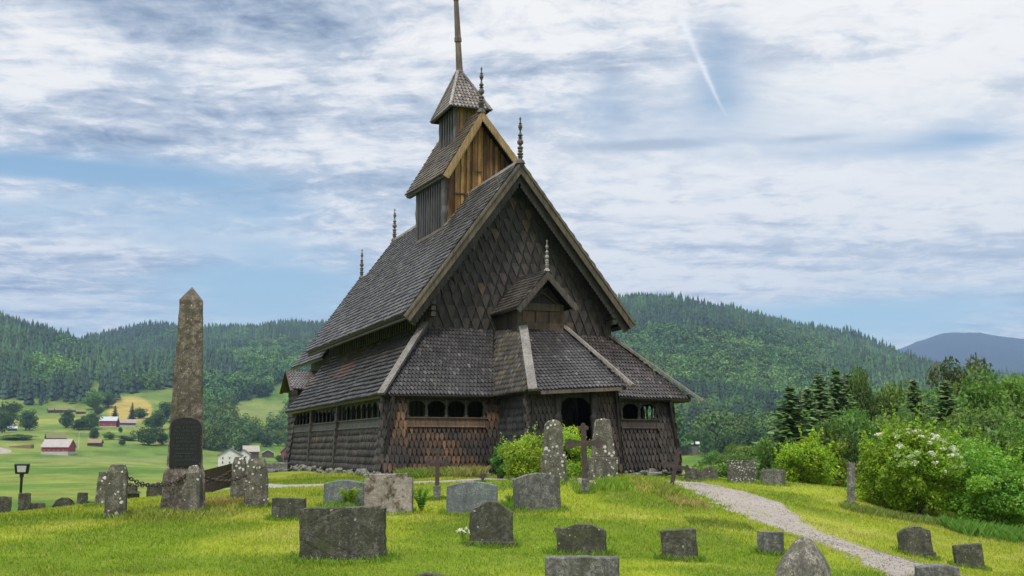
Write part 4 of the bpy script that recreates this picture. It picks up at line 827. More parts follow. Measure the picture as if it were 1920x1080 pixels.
# ---- trees behind the churchyard on the right
BR1 = broad_protos(200, 6.5, 9, 1.4, 64, 15000, .35, (.085,.145,.022), 3, .15, clr=.20, shell=.66); BR2_ = broad_protos(210, 6.5, 9, 1.4, 64, 15000, .34, (.062,.115,.024), 2, .15, clr=.20, shell=.66)
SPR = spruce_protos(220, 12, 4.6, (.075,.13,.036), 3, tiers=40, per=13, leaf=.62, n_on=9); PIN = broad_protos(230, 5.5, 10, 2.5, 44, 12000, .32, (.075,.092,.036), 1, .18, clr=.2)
def rt(i, px, topy, D, wp, kd, lb, grp='trees behind the churchyard on the right'):
    g = on(px, D); top = 1.6+(838-topy)*D/2121; h = top-g[2]; pr, hh, ww = {'b': (BR1, 9., 6.5), 'd': (BR2_, 9., 6.5), 's': (SPR, 12., 4.6), 'p': (PIN, 10., 5.5)}[kd]; sc = h/hh; w = wp*D/2121
    place('spruce_tree' if kd == 's' else 'pine_tree' if kd == 'p' else 'birch_tree', pr[i % len(pr)], g, sc, i*2.1, lb, 'tree', grp, wid=(w/ww)/sc*(3.3 if kd == 's' else 1.45))
for i, a in enumerate([(1485,716,72,78,'s','dark spruce standing leftmost of the right-hand trees'), (1518,728,84,66,'s','dark spruce half hidden right of the leftmost spruce'), (1540,700,90,70,'s','tall spruce behind the yellow-green bush'), (1573,683,92,66,'s','tallest dark spruce in the group left of the white-flowered shrub'),
    (1596,700,98,56,'s','narrow spruce just right of the tallest dark one'), (1616,694,98,50,'d','pale leafy tree right of the tall spruces'), (1663,692,100,88,'d','leafy tree above the left side of the flowering shrub'), (1719,712,82,60,'s','dark spruce above the flowering shrub'),
    (1778,712,84,70,'s','broad spruce right of the flowering shrub top'), (1748,735,94,90,'d','leafy tree between the two spruces above the flowering shrub'), (1815,664,120,76,'p','brownish pine rising above the other trees at the right'), (1822,722,96,100,'b','light leafy tree below the brownish pine'),
    (1872,700,108,96,'b','light leafy tree on the skyline near the right edge'), (1912,694,112,80,'b','leafy tree at the right edge under the blue mountain'), (1896,734,76,150,'d','large round leafy tree at the right edge'), (1846,776,66,130,'d','dull green bushy tree behind the right-hand thicket'),
    (1925,775,60,120,'d','dark leafy tree cut by the right edge of the photo'), (1600,772,62,90,'d','leafy tree behind the lone stone post'), (1650,752,66,110,'d','round leafy tree behind the left half of the flowering shrub'), (1560,790,60,70,'d','low leafy tree behind the yellow-green bush'),
    (1700,750,72,90,'d','leafy tree directly behind the flowering shrub'), (1785,790,58,90,'b','leafy tree right behind the flowering shrub'), (1460,800,68,60,'d','small leafy tree at the left foot of the spruces'), (1888,702,130,26,'s','small spruce tip on the skyline near the right edge'), (1850,706,130,24,'s','small spruce tip just right of the brownish pine')]): rt(i, *a)
# belt of scrub on the slope below them
for i, (px, topy, D, wp, lb) in enumerate([(1345,865,120,60,'low bush on the slope behind the lichened gravestones'),(1385,852,140,70,'bush behind the tallest lichened gravestone'),(1430,856,125,70,'bush right behind the low grey slab'),(1326,872,150,34,'bush beside the grey-roofed building'),(1500,848,58,70,'low bush under the leftmost spruce'),(1338,846,190,34,'dark bush right of the grey-roofed building'),(1408,830,170,60,'leafy bush below the hillside wood'),(1450,842,110,50,'leafy bush left of the leftmost spruce'),(1360,846,175,40,'light bush on the green slope')]): rt(i, px, topy, D, wp, 'd' if i % 2 else 'b', lb, 'bushes on the slope behind the graves')

def shrub(name, px, py, D, topy, wp, base, nl, size, label, cat='shrub', nclump=60, dp=None, flowers=0, clr=.17, twigs=14, z=None, group=None):
    g = on(px, D) if D else hit(px, py); D = g[1]; h = (1.6+(838-topy)*D/2121)-g[2]; w = wp*D/2121; rng = np.random.RandomState(int(px)); e = empty(name, g, 0, label, cat, group)
    V_, F_, C_, P = clump_crown(rng, w, w*(dp or .9), h*1.0, .02, nclump, nl, size, base, .22, .78, clr=clr, flat=.8); 
    sh = []; k_ = max(24, nclump)
    for q in range(k_):
        c0_ = P[rng.randint(len(P))]; dr_ = unit((c0_-np.array([0,0,h*.2])+rng.normal(0,.25,3)+np.array([0,0,h*.5]))[None])[0]; Ls = rng.uniform(.12,.34)*h; b_ = c0_+dr_*clr*min(w,h)*.6
        sh += [b_+dr_*Ls*t_+rng.normal(0,.03,3) for t_ in np.linspace(0,1,16)]
    vs_, fs_ = leaves(np.array(sh), size*1.15, rng, .4, .6); V_, F_, C_ = join([(V_, F_, C_), (vs_, fs_, np.array(base)[None]*np.repeat(rng.uniform(.9,1.5,(len(sh),1)),4,axis=0))])
    V_[:,2] = np.maximum(V_[:,2], -.05); np_mesh('leaves', V_, F_, C_, LEAF, False, e)
    m = MB()
    for k in range(twigs):
        t = P[rng.randint(len(P))]; a = np.array([rng.normal(0, w*.08), rng.normal(0, w*.05), -.1]); md = (a+t)/2+np.array([0, 0, h*.1]); m.beam(a, md, .035, .035, (1,0,0), (.1,.08,.06)); m.beam(md, t, .02, .02, (1,0,0), (.1,.08,.06))
    m.build('stems', BARK, e)
    if flowers:
        th = rng.uniform(0, 6.283, flowers*3); cz = rng.uniform(.0, 1, flowers*3); p = np.c_[np.cos(th)*np.sqrt(1-cz**2)*w/2*.98, np.sin(th)*np.sqrt(1-cz**2)*w/2*.9, h*.5+cz*h*.5]; p = p[(p[:,0] > -w*.22)&(p[:,2] > h*.5-.0)][:flowers]
        n = 34; C = np.repeat(p, n, axis=0)+unit(rng.normal(size=(len(p)*n, 3)))*.065*np.array([1.25,1.25,.6]); V2, F2 = leaves(C, .055, rng, 1.2, .9); np_mesh('blossom', V2, F2, np.tile([[.78,.79,.72]], (len(V2), 1))*rng.uniform(.85, 1, (len(V2), 1)), FLOWER, False, e)
    return e
shrub('flowering_shrub', 1698, 968, 31.5, 806, 208, (.15,.255,.022), 26000, .085, 'big light green shrub with white blossom clusters beside the lone stone post', nclump=110, flowers=80, clr=.15)
shrub('leafy_thicket', 1862, 0, 31, 858, 190, (.115,.215,.030), 24000, .085, 'leafy green thicket right of the flowering shrub at the photo edge', nclump=110, clr=.14)
shrub('leafy_thicket', 1812, 0, 33.5, 826, 110, (.13,.23,.035), 12000, .085, 'tall leafy bush between the flowering shrub and the right-hand thicket', nclump=60, clr=.18)
shrub('leafy_thicket', 1930, 0, 36, 812, 130, (.10,.19,.03), 12000, .09, 'bushy thicket cut by the right edge of the photo', nclump=60, clr=.18)
shrub('yellow_green_bush', 1512, 905, 44, 828, 96, (.17,.225,.018), 11000, .11, 'yellow-green bush below the dark spruces, right of the low grey slab', nclump=50, clr=.2)
shrub('yellow_green_bush', 1560, 905, 47, 836, 64, (.12,.17,.02), 7000, .11, 'darker yellow-green bush left of the lone stone post', nclump=36, clr=.22)
shrub('lime_bush', 985, 902, 33, 822, 80, (.22,.32,.035), 14000, .06, 'bright lime green bush at the church porch left of the round-topped stone', nclump=56, clr=.2)
shrub('lime_bush', 1070, 902, 32, 812, 60, (.21,.31,.035), 9000, .06, 'bright lime green bush between the two tall gravestones', nclump=40, clr=.22)
shrub('dark_bush', 938, 886, 35.5, 842, 32, (.06,.13,.025), 3500, .07, 'small dark green bush against the church wall left of the lime bush', nclump=22, clr=.25)

# ================================================================== GRAVES
def headstone(px, D, wp, topy, kind, mt, label, yaw=0., th=.14, tilt=0., lean=0., base=None, name='gravestone', cat='gravestone', group=None, sink=.12, py=None, rough=.006):
    p = hit(px, py) if py else on(px, D); D = p[1]; w = wp*D/2121; h = max(.15, (1.6+(838-topy)*D/2121)-p[2]); rng = random.Random(int(px*7))
    O2 = []
    def arc(x0, z0, x1, z1, bulge, n=9): return [(x0+(x1-x0)*t, z0+(z1-z0)*t+bulge*math.sin(math.pi*t)) for t in [i/n for i in range(n+1)]]
    hw = w/2; b0 = -sink
    if kind == 'rect': O2 = [(-hw, b0), (hw, b0), (hw, h*.985), (0, h), (-hw, h*.99)]
    elif kind == 'arch': O2 = [(-hw, b0), (hw, b0)]+arc(hw, h*.80, -hw, h*.80, h*.20)
    elif kind == 'flatarch': O2 = [(-hw, b0), (hw, b0)]+arc(hw, h*.88, -hw, h*.86, h*.13)
    elif kind == 'round': O2 = [(-hw, b0), (hw, b0)]+[(hw*math.cos(a), h-hw+hw*math.sin(a)) for a in np.linspace(0, math.pi, 13)]
    elif kind == 'shoulder': O2 = [(-hw, b0), (hw, b0), (hw, h*.74), (hw*.80, h*.80)]+arc(hw*.78, h*.82, -hw*.78, h*.82, h*.18)+[(-hw*.80, h*.80), (-hw, h*.74)]
    elif kind == 'step': O2 = [(-hw, b0), (hw, b0), (hw, h*.88), (hw*.80, h*.89), (hw*.79, h), (-hw*.80, h*.985), (-hw*.80, h*.88), (-hw, h*.87)]
    elif kind == 'notch': O2 = [(-hw, b0), (hw, b0), (hw, h*.96), (hw*.86, h*.965), (hw*.86, h), (-hw*.9, h*.99), (-hw*.9, h*.965), (-hw, h*.96)]
    elif kind == 'taper': O2 = [(-hw, b0), (hw, b0), (hw*.80, h*.94), (hw*.45, h), (-hw*.35, h*.985), (-hw*.84, h*.93)]
    elif kind == 'ear': O2 = [(-hw*.86, b0), (hw, b0), (hw*.98, h*.76)]+arc(hw*.9, h*.80, -hw*.72, h*.80, h*.19)+[(-hw*.82, h*.86), (-hw*.98, h*.84), (-hw*1.02, h*.72), (-hw*.9, h*.64)]
    elif kind == 'peak': O2 = [(-hw, b0), (hw, b0), (hw, h*.80), (hw*.2, h), (-hw*.2, h*.99), (-hw, h*.78)]
    # densify the outline and wear it
    Q = []
    for i, a in enumerate(O2):
        b = O2[(i+1) % len(O2)]; n = max(1, int(math.hypot(b[0]-a[0], b[1]-a[1])/.06))
        for k in range(n): Q.append((a[0]+(b[0]-a[0])*k/n+rng.uniform(-1, 1)*rough, a[1]+(b[1]-a[1])*k/n+rng.uniform(-1, 1)*rough))
    bm = bmesh.new(); n = len(Q); rings = []; 
    for y, ins in ((-th/2, .012), (-th/2+.012, 0), (th/2-.012, 0), (th/2, .012)):
        cx, cz = 0, h/2; rings.append([bm.verts.new((x*(1-ins/max(hw, .05)), y+rng.uniform(-1, 1)*rough*.7, cz+(z-cz)*(1-ins/max(h/2, .05)))) for x, z in Q])
    for r0, r1 in zip(rings[:-1], rings[1:]):
        for i in range(n): bm.faces.new((r0[i], r0[(i+1) % n], r1[(i+1) % n], r1[i]))
    bm.faces.new(rings[0][::-1]); bm.faces.new(rings[-1]); bmesh.ops.recalc_face_normals(bm, faces=bm.faces)
    me = bpy.data.meshes.new(name); bm.to_mesh(me); bm.free(); me.materials.append(mt); o = link(name, me); o.location = v3(p)
    o.rotation_euler = (math.radians(tilt), math.radians(lean), math.radians(yaw)-math.atan2(p[0], p[1])*.9); tag(o, label, cat, group)
    if base:
        bw, bh, bt = base; m = MB(); m.box((0, 0, bh/2-.1), (w*bw, bt, bh+.2)); m.build('plinth', mt, o, bevel=.012)
    STN.append((p[0], p[1], max(w, th)/2)); return o
STN = []
headstone(643,0,158,948,'notch',S_DARK,'wide dark mossy gravestone with a raised middle, large in the left foreground',-8,.20,0,-1.0,None,py=1048,rough=.008)
headstone(541,0,62,932,'rect',S_DARK,'small low square dark gravestone left behind the wide dark one',-12,.16,0,1,py=974)
headstone(729,0,90,887,'step',S_PINK,'pale pinkish gravestone with brown moss stains between two ferns',-10,.16,0,-.5,py=961,rough=.002)
headstone(645,0,76,899,'flatarch',S_BLUE,'grey arched gravestone half hidden by a fern and the pale pinkish stone',-10,.13,py=952,rough=.002)
headstone(885,0,95,902,'flatarch',S_BLUE,'smooth blue-grey gravestone with a gently arched top',-4,.14,py=964,rough=.001)
headstone(1008,0,88,886,'flatarch',S_GREY,'grey arched gravestone on the rise right of the smooth blue-grey one',16,.16,0,-3,py=957,rough=.002)
headstone(921,0,80,937,'shoulder',S_DARK,'dark round-shouldered gravestone on a flat plinth beside white flowers',-4,.16,0,.5,(1.15,.06,.34),py=1022,rough=.007)
headstone(1088,0,96,978,'ear',S_DARK,'dark gravestone with a chipped left ear behind the flat-topped block',-6,.16,0,1,py=1040,rough=.006)
headstone(1090,12.3,136,1038,'rect',S_GREY,'flat-topped speckled gravestone cut by the bottom edge of the photo',-3,.2,rough=.004,sink=.5)
headstone(806,12.0,92,1069,'arch',S_DARK,'top of an arched gravestone barely showing at the bottom edge',0,.16,sink=.5)
headstone(1276,0,64,989,'rect',S_DARK,'leaning square dark gravestone alone on the grass left of the path',6,.18,0,-4.5,py=1050,rough=.006)
headstone(1445,0,40,993,'rect',S_GREY,'small square stone block turned corner-on beside the path',38,.26,0,1,py=1040,rough=.002)
headstone(1719,0,58,983,'arch',S_DARK,'dark leaning gravestone with a worn arched top right of the path',8,.17,0,-6,(1.12,.05,.26),py=1042,rough=.008)
headstone(1819,0,50,1016,'notch',S_DARK,'squat dark gravestone rightmost on the slope below the shrubs',12,.18,0,-5,py=1066,rough=.006)
headstone(1758,0,74,1053,'flatarch',S_GREY,'gravestone with a grey arched top cut by the bottom edge near the path',8,.24,py=1098,rough=.004,sink=.4)
headstone(1300,0,32,877,'round',S_DARK,'small dark round-topped gravestone just right of the church corner',10,.16,py=903,group=None,rough=.01)
headstone(1331,0,30,874,'round',S_LICH,'small round-topped gravestone speckled with white lichen',8,.16,py=901,rough=.012)
headstone(1391,0,52,863,'rect',m_stone('white_lichen_stone', (.12,.115,.10), (.19,.18,.16), (.66,.66,.62), 1.0, .1, sc=2.0),'large upright slab almost covered with white lichen',4,.2,py=906,rough=.012)
headstone(1450,0,44,880,'rect',S_GREY,'low grey slab right of the lichen-covered one',14,.2,py=910,rough=.006)
o = headstone(1591,30.5,12,866,'rect',S_ROCK,'lone narrow stone post beside the flowering shrub',20,.17,0,3,name='stone_post',cat='stone post',rough=.01)
# the row behind the crest at the left
for a in [(12,27.5,28,929,'rect',S_DARK,'dark squat gravestone at the left edge of the photo',3,2),(52,28,21,923,'rect',S_DARK,'narrow upright gravestone in front of the floodlight',5,0),(77,28.5,26,941,'rect',S_DARK,'low dark gravestone just right of the floodlight',4,0),
          (126,29,42,931,'round',S_DARK,'dark round-topped gravestone standing alone behind the left crest',6,2),(160,29,18,922,'rect',S_DARK,'narrow gravestone with a low slab joined at its right',5,0),(176,29.3,26,938,'rect',S_GREY,'low slab between the narrow gravestone and the first chained post',5,0),
          (297,30,34,905,'peak',S_DARK,'dark gravestone half hidden behind the left edge of the obelisk',-8,0)]:
    headstone(a[0],a[1],a[2],a[3],a[4],a[5],a[6],a[7],.18,0,a[8],sink=.5,rough=.009)
# lantern-shaped monument
p = on(247, 29.5); e = empty('lantern_monument', p, .1, 'small black monument with a roofed shelf behind the chained posts', 'grave monument')
zb = 1.6+(838-938)*p[1]/2121-p[2]; m = MB(); m.box((0,0,zb-.0),(.44,.3,.45),(.05,.035,.035)); m.prism([(-.27,-.2,zb+.2),(.27,-.2,zb+.2),(.12,-.2,zb+.28),(-.12,-.2,zb+.28)],(0,.4,0),(.06,.05,.05)); m.build('body', S_DARK, e); m = MB(); m.box((0,.02,zb+.33),(.34,.2,.12),(.05,.05,.05)); m.lathe((0,0,zb+.38),[(.03,0),(.06,.05),(.02,.1)],8); m.build('cap', S_DARK, e)
m = MB(); m.box((0,0,zb/2-.2),(.5,.36,zb+.2)); m.build('plinth', S_DARK, e)
# tall stones by the church: shaft on a base
def tall(px, py, topy, w0p, w1p, sy, bwp, label, top, yaw=4):
    p = hit(px, py); D = p[1]; k = D/2121; e = empty('standing_gravestone', p, math.radians(yaw), label, 'gravestone'); H_ = (py-topy)*k; bh = (py-sy)*k; m = MB(); b = bwp*k; m.prism([(-b/2,-b*.3,-.3),(b/2,-b*.3,-.3),(b/2,b*.3,-.3),(-b/2,b*.3,-.3)],(0,0,bh+.3)); m.build('base', S_LICH, e, bevel=.03)
    m = MB(); w0, w1 = w0p*k/2, w1p*k/2; t0 = w0*.55; hh = H_-bh; pts = []; prof = [(w0, 0), (w0*.5+w1*.5, hh*.5), (w1, hh*.86)]+([(w1*math.cos(a), hh-w1+w1*math.sin(a)) for a in (.3,.6,.9,1.2,1.45)] if top == 'round' else [(w1*.92, hh*.97), (w1*.2, hh)])
    n = len(prof); ring = []
    for x, z in prof:
        ring += [(-x,-t0*(.6+.4*x/w0),bh+z),(x,-t0*(.6+.4*x/w0),bh+z),(x,t0*(.6+.4*x/w0),bh+z),(-x,t0*(.6+.4*x/w0),bh+z)]
    fs = [(i*4+q,i*4+(q+1)%4,(i+1)*4+(q+1)%4,(i+1)*4+q) for i in range(n-1) for q in range(4)]+[(3,2,1,0),((n-1)*4,(n-1)*4+1,(n-1)*4+2,(n-1)*4+3)]
    m.raw(ring, fs); m.build('shaft', S_LICH, e, bevel=.02); STN.append((p[0],p[1],b/2))
tall(1038, 906, 788, 36, 33, 853, 46, 'tall round-topped gravestone spotted with lichen in front of the lime bush', 'round')
tall(1131, 900, 786, 44, 28, 858, 52, 'tall tapering gravestone spotted with lichen behind the tall iron cross', 'flat')
# iron crosses
def cross(px, py, topy, armp, armz, label, lean=0, yaw=0, thick=.045, wid=.09, mt=None, trefoil=True, base=True):
    p = hit(px, py); k = p[1]/2121; h = (py-topy)*k; aw = armp*k/2; za = (py-armz)*k; w = wid; m = MB(); t = thick
    def plate(pts): m.prism([(x,-t/2,z) for x, z in pts],(0,t,0),(.1,.07,.07))
    plate([(-w/2*1.1,-.25),(w/2*1.1,-.25),(w/2,h-.1),(-w/2,h-.1)])
    for s in (-1, 1):
        q = [(s*w/2,za-w/2),(s*(aw-.07),za-w/2),(s*(aw-.07),za+w/2),(s*w/2,za+w/2)]; m.prism([(x,-t/2*.98,z) for x, z in (q if s > 0 else q[::-1])],(0,t*.96,0),(.1,.07,.07))
    r = w*.62
    for cx, cz, ax, az in ((0,h-.1,0,1),(-aw+.07,za,-1,0),(aw-.07,za,1,0)):
        for i, (dx, dz) in enumerate(((ax*r*.75,az*r*.75),(az*r*.9-ax*.1*r,ax*r*.9-az*.1*r),(-az*r*.9-ax*.1*r,-ax*r*.9-az*.1*r))):
            m.lathe((cx+dx,-t/2-.002*i,cz+dz),[(r*.72,0),(r*.72,t+.004*i)],10,(0,1,0),(.1,.07,.07))
    o = m.build('iron_cross', mt or IRON, None); o.location = v3(p); o.rotation_euler = (0, math.radians(lean), math.radians(yaw)-math.atan2(p[0],p[1])); tag(o, label, 'cross'); STN.append((p[0],p[1],.12))
    if base: b = MB(); b.prism([(-.085,-.075,-.25),(.085,-.075,-.25),(.075,.075,-.25),(-.075,.075,-.25)],(0,0,.25+.32)); b.build('stone_foot', S_GREY, o, bevel=.012)
cross(819, 938, 840, 46, 868, 'rusty brown iron cross in front of the church wall', .5)
cross(1098, 925, 795, 66, 833, 'tall dark iron cross with trefoil ends on the grassy rise', -1.5, 5, .05, .12)
cross(1258, 918, 838, 54, 874, 'leaning dark iron cross beside the gravel path', 12, 5, .045, .09, base=False)
cross(905, 906, 886, 16, 893, 'very small rusty cross peeping over the smooth blue-grey gravestone', 0, 0, .04, .07, base=False)
# boulder
def boulder(px, D, wp, topy, label):
    p = on(px, D); w = wp*D/2121; h = 1.6+(838-topy)*D/2121-p[2]; bm = bmesh.new(); bmesh.ops.create_icosphere(bm, subdivisions=5, radius=1); rng = np.random.RandomState(5)
    for v in bm.verts:
        c = v.co; f = 1+.22*(float(fbm(c.x*1.3+5, c.z*1.3+c.y, 3, 4))-.5)+.10*(float(fbm(c.x*5+c.y*3, c.z*5, 3, 6))-.5)
        z = c.z; nar = 1-.32*max(0, z)**1.6; v.co = Vector((c.x*w/2*f*nar+z*.02, c.y*.26*f*nar, (z*.5+.5)*(h+.35)*(.97+.05*f)-.35))
    me = bpy.data.meshes.new('boulder'); bm.to_mesh(me); bm.free(); me.materials.append(S_BOULD)
    for q in me.polygons: q.use_smooth = True
    o = link('boulder_gravestone', me); o.location = v3(p); o.rotation_euler = (0, math.radians(3), .2); tag(o, label, 'gravestone'); STN.append((p[0],p[1],.4))
boulder(1493, 12.4, 112, 1006, 'rough lichen-covered boulder gravestone at the bottom edge left of the path')
# ---- obelisk
p = hit(343, 960); D = p[1]; k = D/2121; OBP = p
ob = empty('obelisk', p, math.radians(14), 'tall tapering granite obelisk with a black inscribed plaque, ringed by chained posts', 'obelisk')
Hh = (960-537)*k; W0, W1 = 74*k/2*.92, 45*k/2*.92; m = MB(); rings = []; nz = 26; rng = random.Random(4)
for i in range(nz+1):
    z = -.3+(Hh*.935+.3)*i/nz; w = W0+(W1-W0)*max(0, z)/(Hh*.935)+(.05 if z < Hh*.17 else 0)*(1); seg = 5
    for q in range(4):
        for s in range(seg):
            t = s/seg; cs4 = [(-1,-1),(1,-1),(1,1),(-1,1)]; a, b = cs4[q], cs4[(q+1) % 4]; x = (a[0]+(b[0]-a[0])*t)*w; y = (a[1]+(b[1]-a[1])*t)*w*.82; j = .010; rings.append((x+rng.uniform(-j,j), y+rng.uniform(-j,j), z))
n = 20; fs = [(i*n+q,i*n+(q+1)%n,(i+1)*n+(q+1)%n,(i+1)*n+q) for i in range(nz) for q in range(n)]; rings.append((0.0,0,Hh)); fs += [(nz*n+q,nz*n+(q+1)%n,len(rings)-1) for q in range(n)]
m.raw(rings, fs); m.build('shaft', S_OBEL, ob)
def face_y(z): return -(W0+(W1-W0)*z/(Hh*.935))*.82
pz0, pz1 = (960-876)*k, (960-788)*k; pwd = 54*k/2; y0, y1 = face_y(pz0)-.045, face_y(pz1)-.045
def PP(x, z, o=0): t = (z-pz0)/(pz1-pz0); return (x, y0+(y1-y0)*t-o, z)
PM = m_plain('plaque_metal', (.016,.018,.019), .5, .3, .3, 20); m = MB(); pts = [(-pwd,pz0),(pwd,pz0),(pwd,pz1-.12)]+[(pwd*math.cos(a),pz1-.12+.14*math.sin(a)) for a in np.linspace(.2,math.pi-.2,9)]+[(-pwd,pz1-.12)]
m.prism([PP(x,z) for x, z in pts],(0,.07,0)); m.build('plaque', PM, ob)
LT = m_plain('raised_letters', (.055,.06,.062), .45, .3, .2, 20); m = MB(); z = pz1-.10; row = 0
while z > pz0+.08:
    hh = .052 if row == 0 else .036
    if row == 8: m.prism([PP(-pwd*.6,z,.006),PP(pwd*.55,z,.006),PP(pwd*.55,z+.012,.006),PP(-pwd*.6,z+.012,.006)],(0,.01,0)); z -= .07; row += 1; continue
    x = -pwd*(.72 if row % 3 else .88)+rng.uniform(0,.05); xe = pwd*(.9-rng.uniform(0,.25))
    while x < xe:
        lw = rng.uniform(.014,.028)
        if rng.random() > .16:
            m.prism([PP(x,z,.008),PP(x+.009,z,.008),PP(x+.009,z+hh,.008),PP(x,z+hh,.008)],(0,.012,0))
            for q in range(rng.choice([1,2])): zz = z+hh*rng.choice([0,.45,.82]); m.prism([PP(x+.009,zz,.007),PP(x+lw,zz,.007),PP(x+lw,zz+.008,.007),PP(x+.009,zz+.008,.007)],(0,.01,0))
        x += lw+.013
    z -= hh+.034; row += 1
m.build('inscription', LT, ob); STN.append((p[0],p[1],.5))
# posts and chains
posts = {}
def post(key, px, py, topy, w0, w1, label, D=None):
    q = hit(px, py) if D is None else on(px, D); k = q[1]/2121; h = (py-topy)*k if D is None else 1.6+(838-topy)*D/2121-q[2]; m = MB(); rg = random.Random(key); rr = []
    for i in range(9):
        t = i/8; z = -.3+(h+.3)*t; w = (w0+(w1-w0)*t)*k/2; w *= (1 if t < .93 else .72)
        for c in ((-1,-1),(0,-1.04),(1,-1),(1.04,0),(1,1),(0,1.04),(-1,1),(-1.04,0)): rr.append((c[0]*w+rg.uniform(-.014,.014),c[1]*w*.85+rg.uniform(-.014,.014),z))
    m.raw(rr,[(i*8+q_,i*8+(q_+1)%8,(i+1)*8+(q_+1)%8,(i+1)*8+q_) for i in range(8) for q_ in range(8)]+[tuple(range(64,72)),tuple(range(7,-1,-1))])
    o = m.build('stone_post', S_LICH, None, bevel=.01); o.location = v3(q); o.rotation_euler = (0,0,rg.uniform(-.2,.3)); tag(o, label, 'stone post', 'chained stone posts round the obelisk'); posts[key] = (q, h); STN.append((q[0],q[1],.25))
post('A', 216, 971, 873, 40, 35, 'thick lichened stone post leftmost of those around the obelisk'); post('B', 361, 962, 874, 44, 22, 'tapering lichened stone post right against the front of the obelisk'); post('D', 479, 951, 862, 48, 36, 'broad lichened stone post rightmost of those around the obelisk')
post('C', 447, 938, 858, 30, 22, 'slimmer stone post behind the broad rightmost one'); post('F', 197, 0, 884, 24, 18, 'stone post mostly hidden behind the thick leftmost one', 24.5); post('E', 342, 0, 884, 30, 24, 'stone post hidden behind the obelisk', 25)
def chain(a, b, za, zb, sag, label, hk=0.):
    (pa, ha), (pb_, hb) = posts[a], posts[b]; A = pa+np.array([0,0,ha*za]); B = pb_+np.array([0,0,hb*zb]); L = np.linalg.norm(B-A); d0 = (B-A)/L; A = A+d0*.13; B = B-d0*.13; n = max(6, int(L/.062)); m = MB(); P = [A+(B-A)*t+np.array([0,0,-sag*4*t*(1-t)]) for t in np.linspace(0,1,n+1)]
    for i in range(n):
        c = (P[i]+P[i+1])/2; d = P[i+1]-P[i]; l = np.linalg.norm(d); d /= l; s = np.cross(d,[0,0,1.]); s /= np.linalg.norm(s); u = np.cross(s,d); a1 = s if i % 2 else u; a2 = u if i % 2 else s; R1, r1 = .03, .012; nu, nv = 8, 5
        V_ = []
        for iu in range(nu):
            th = 6.283*iu/nu; cd = d*math.cos(th)*(l*.72)+a1*math.sin(th)*R1; rd = unit((d*math.cos(th)+a1*math.sin(th))[None])[0]
            V_ += [c+cd+rd*r1*math.cos(6.283*iv/nv)+a2*r1*math.sin(6.283*iv/nv) for iv in range(nv)]
        m.raw(V_,[(iu*nv+iv,iu*nv+(iv+1)%nv,((iu+1)%nu)*nv+(iv+1)%nv,((iu+1)%nu)*nv+iv) for iu in range(nu) for iv in range(nv)])
    tag(m.build('chain', IRON, None), label, 'chain', 'chains hung between the stone posts')
chain('A','B',.80,.80,.20,'rusty chain sagging from the leftmost post to the front post'); chain('B','D',.80,.74,.16,'rusty chain sagging from the front post to the broad rightmost post')
chain('F','E',.80,.76,.15,'rusty chain passing behind the obelisk on the left'); chain('E','C',.76,.74,.16,'rusty chain passing behind the obelisk to the slimmer post on the right')
# ---- floodlight
p = on(44, 30.5); e = empty('floodlight', p, .25, 'square floodlight on a short post behind the gravestones at the left', 'floodlight'); zt = 1.6+(838-888)*p[1]/2121-p[2]
m = MB(); m.lathe((0,0,-.3),[(.035,0),(.035,zt+.3)],10); m.build('pole', BLACK, e); m = MB(); m.prism([(-.16,-.06,zt+.0),(.16,-.06,zt),(.19,-.10,zt+.26),(-.19,-.10,zt+.26)],(0,.16,.02)); m.box((0,0,zt-.03),(.1,.1,.1)); m.build('housing', BLACK, e, bevel=.01)
m = MB(); m.prism([(-.10,-.075,zt+.05),(.10,-.075,zt+.05),(.12,-.103,zt+.22),(-.12,-.103,zt+.22)],(0,.008,0),(.5,.52,.55)); m.build('glass', m_plain('lamp_glass', (.5,.53,.56), .15, 0, .1), e)
# ---- brown board fence behind the obelisk, stacked slabs by the church
pa_, pb2 = on(383, 37), on(436, 40); e = empty('board_fence', (0,0,0), 0, 'short brown board fence behind the obelisk', 'fence'); m = MB(); d = pb2-pa_
for i in range(16):
    a = pa_+d*(i+.06)/16; b = pa_+d*(i+.94)/16; zt = 1.6+(838-(897-i*.9))*a[1]/2121+.28; m.raw([(a[0],a[1],a[2]-.2),(b[0],b[1],b[2]-.2),(b[0],b[1],zt),(a[0],a[1],zt),(a[0],a[1]+.04,a[2]-.2),(b[0],b[1]+.04,b[2]-.2),(b[0],b[1]+.04,zt),(a[0],a[1]+.04,zt)],[(0,1,2,3),(5,4,7,6),(3,2,6,7),(0,3,7,4),(1,5,6,2)],(.07,.055,.045))
m.build('boards', WOOD, e); m = MB(); m.beam(pa_+[0,-.03,.35],pb2+[0,-.03,.35],.05,.08,col=(.09,.07,.055)); m.build('rail', WOOD, e); m = MB(); m.beam(pa_+[-.05,0,-.2],pa_+[-.05,0,.85],.12,.12,(1,0,0),(.10,.065,.045)); m.build('post', WOOD, e)
for i, (px, py, D, w, h, c, lb) in enumerate([(517,893,52,1.3,.28,(.13,.09,.075),'brown lower block of the stacked slabs at the church\'s left end'),(523,879,53,1.0,.22,(.3,.28,.26),'pale upper slab of the stack at the church\'s left end'),(505,897,51,.7,.2,(.25,.24,.22),'small grey slab left of the brown block at the church\'s left end')]):
    p = on(px, D); m = MB(); m.box((0,0,h/2+(.3 if i == 1 else 0)),(w,.7,h if i != 1 else .5),c); o = m.build('stone_slab', S_ROCK, None, bevel=.02); o.location = v3((p[0],p[1],p[2]-.03)); tag(o, lb, 'stone slab')

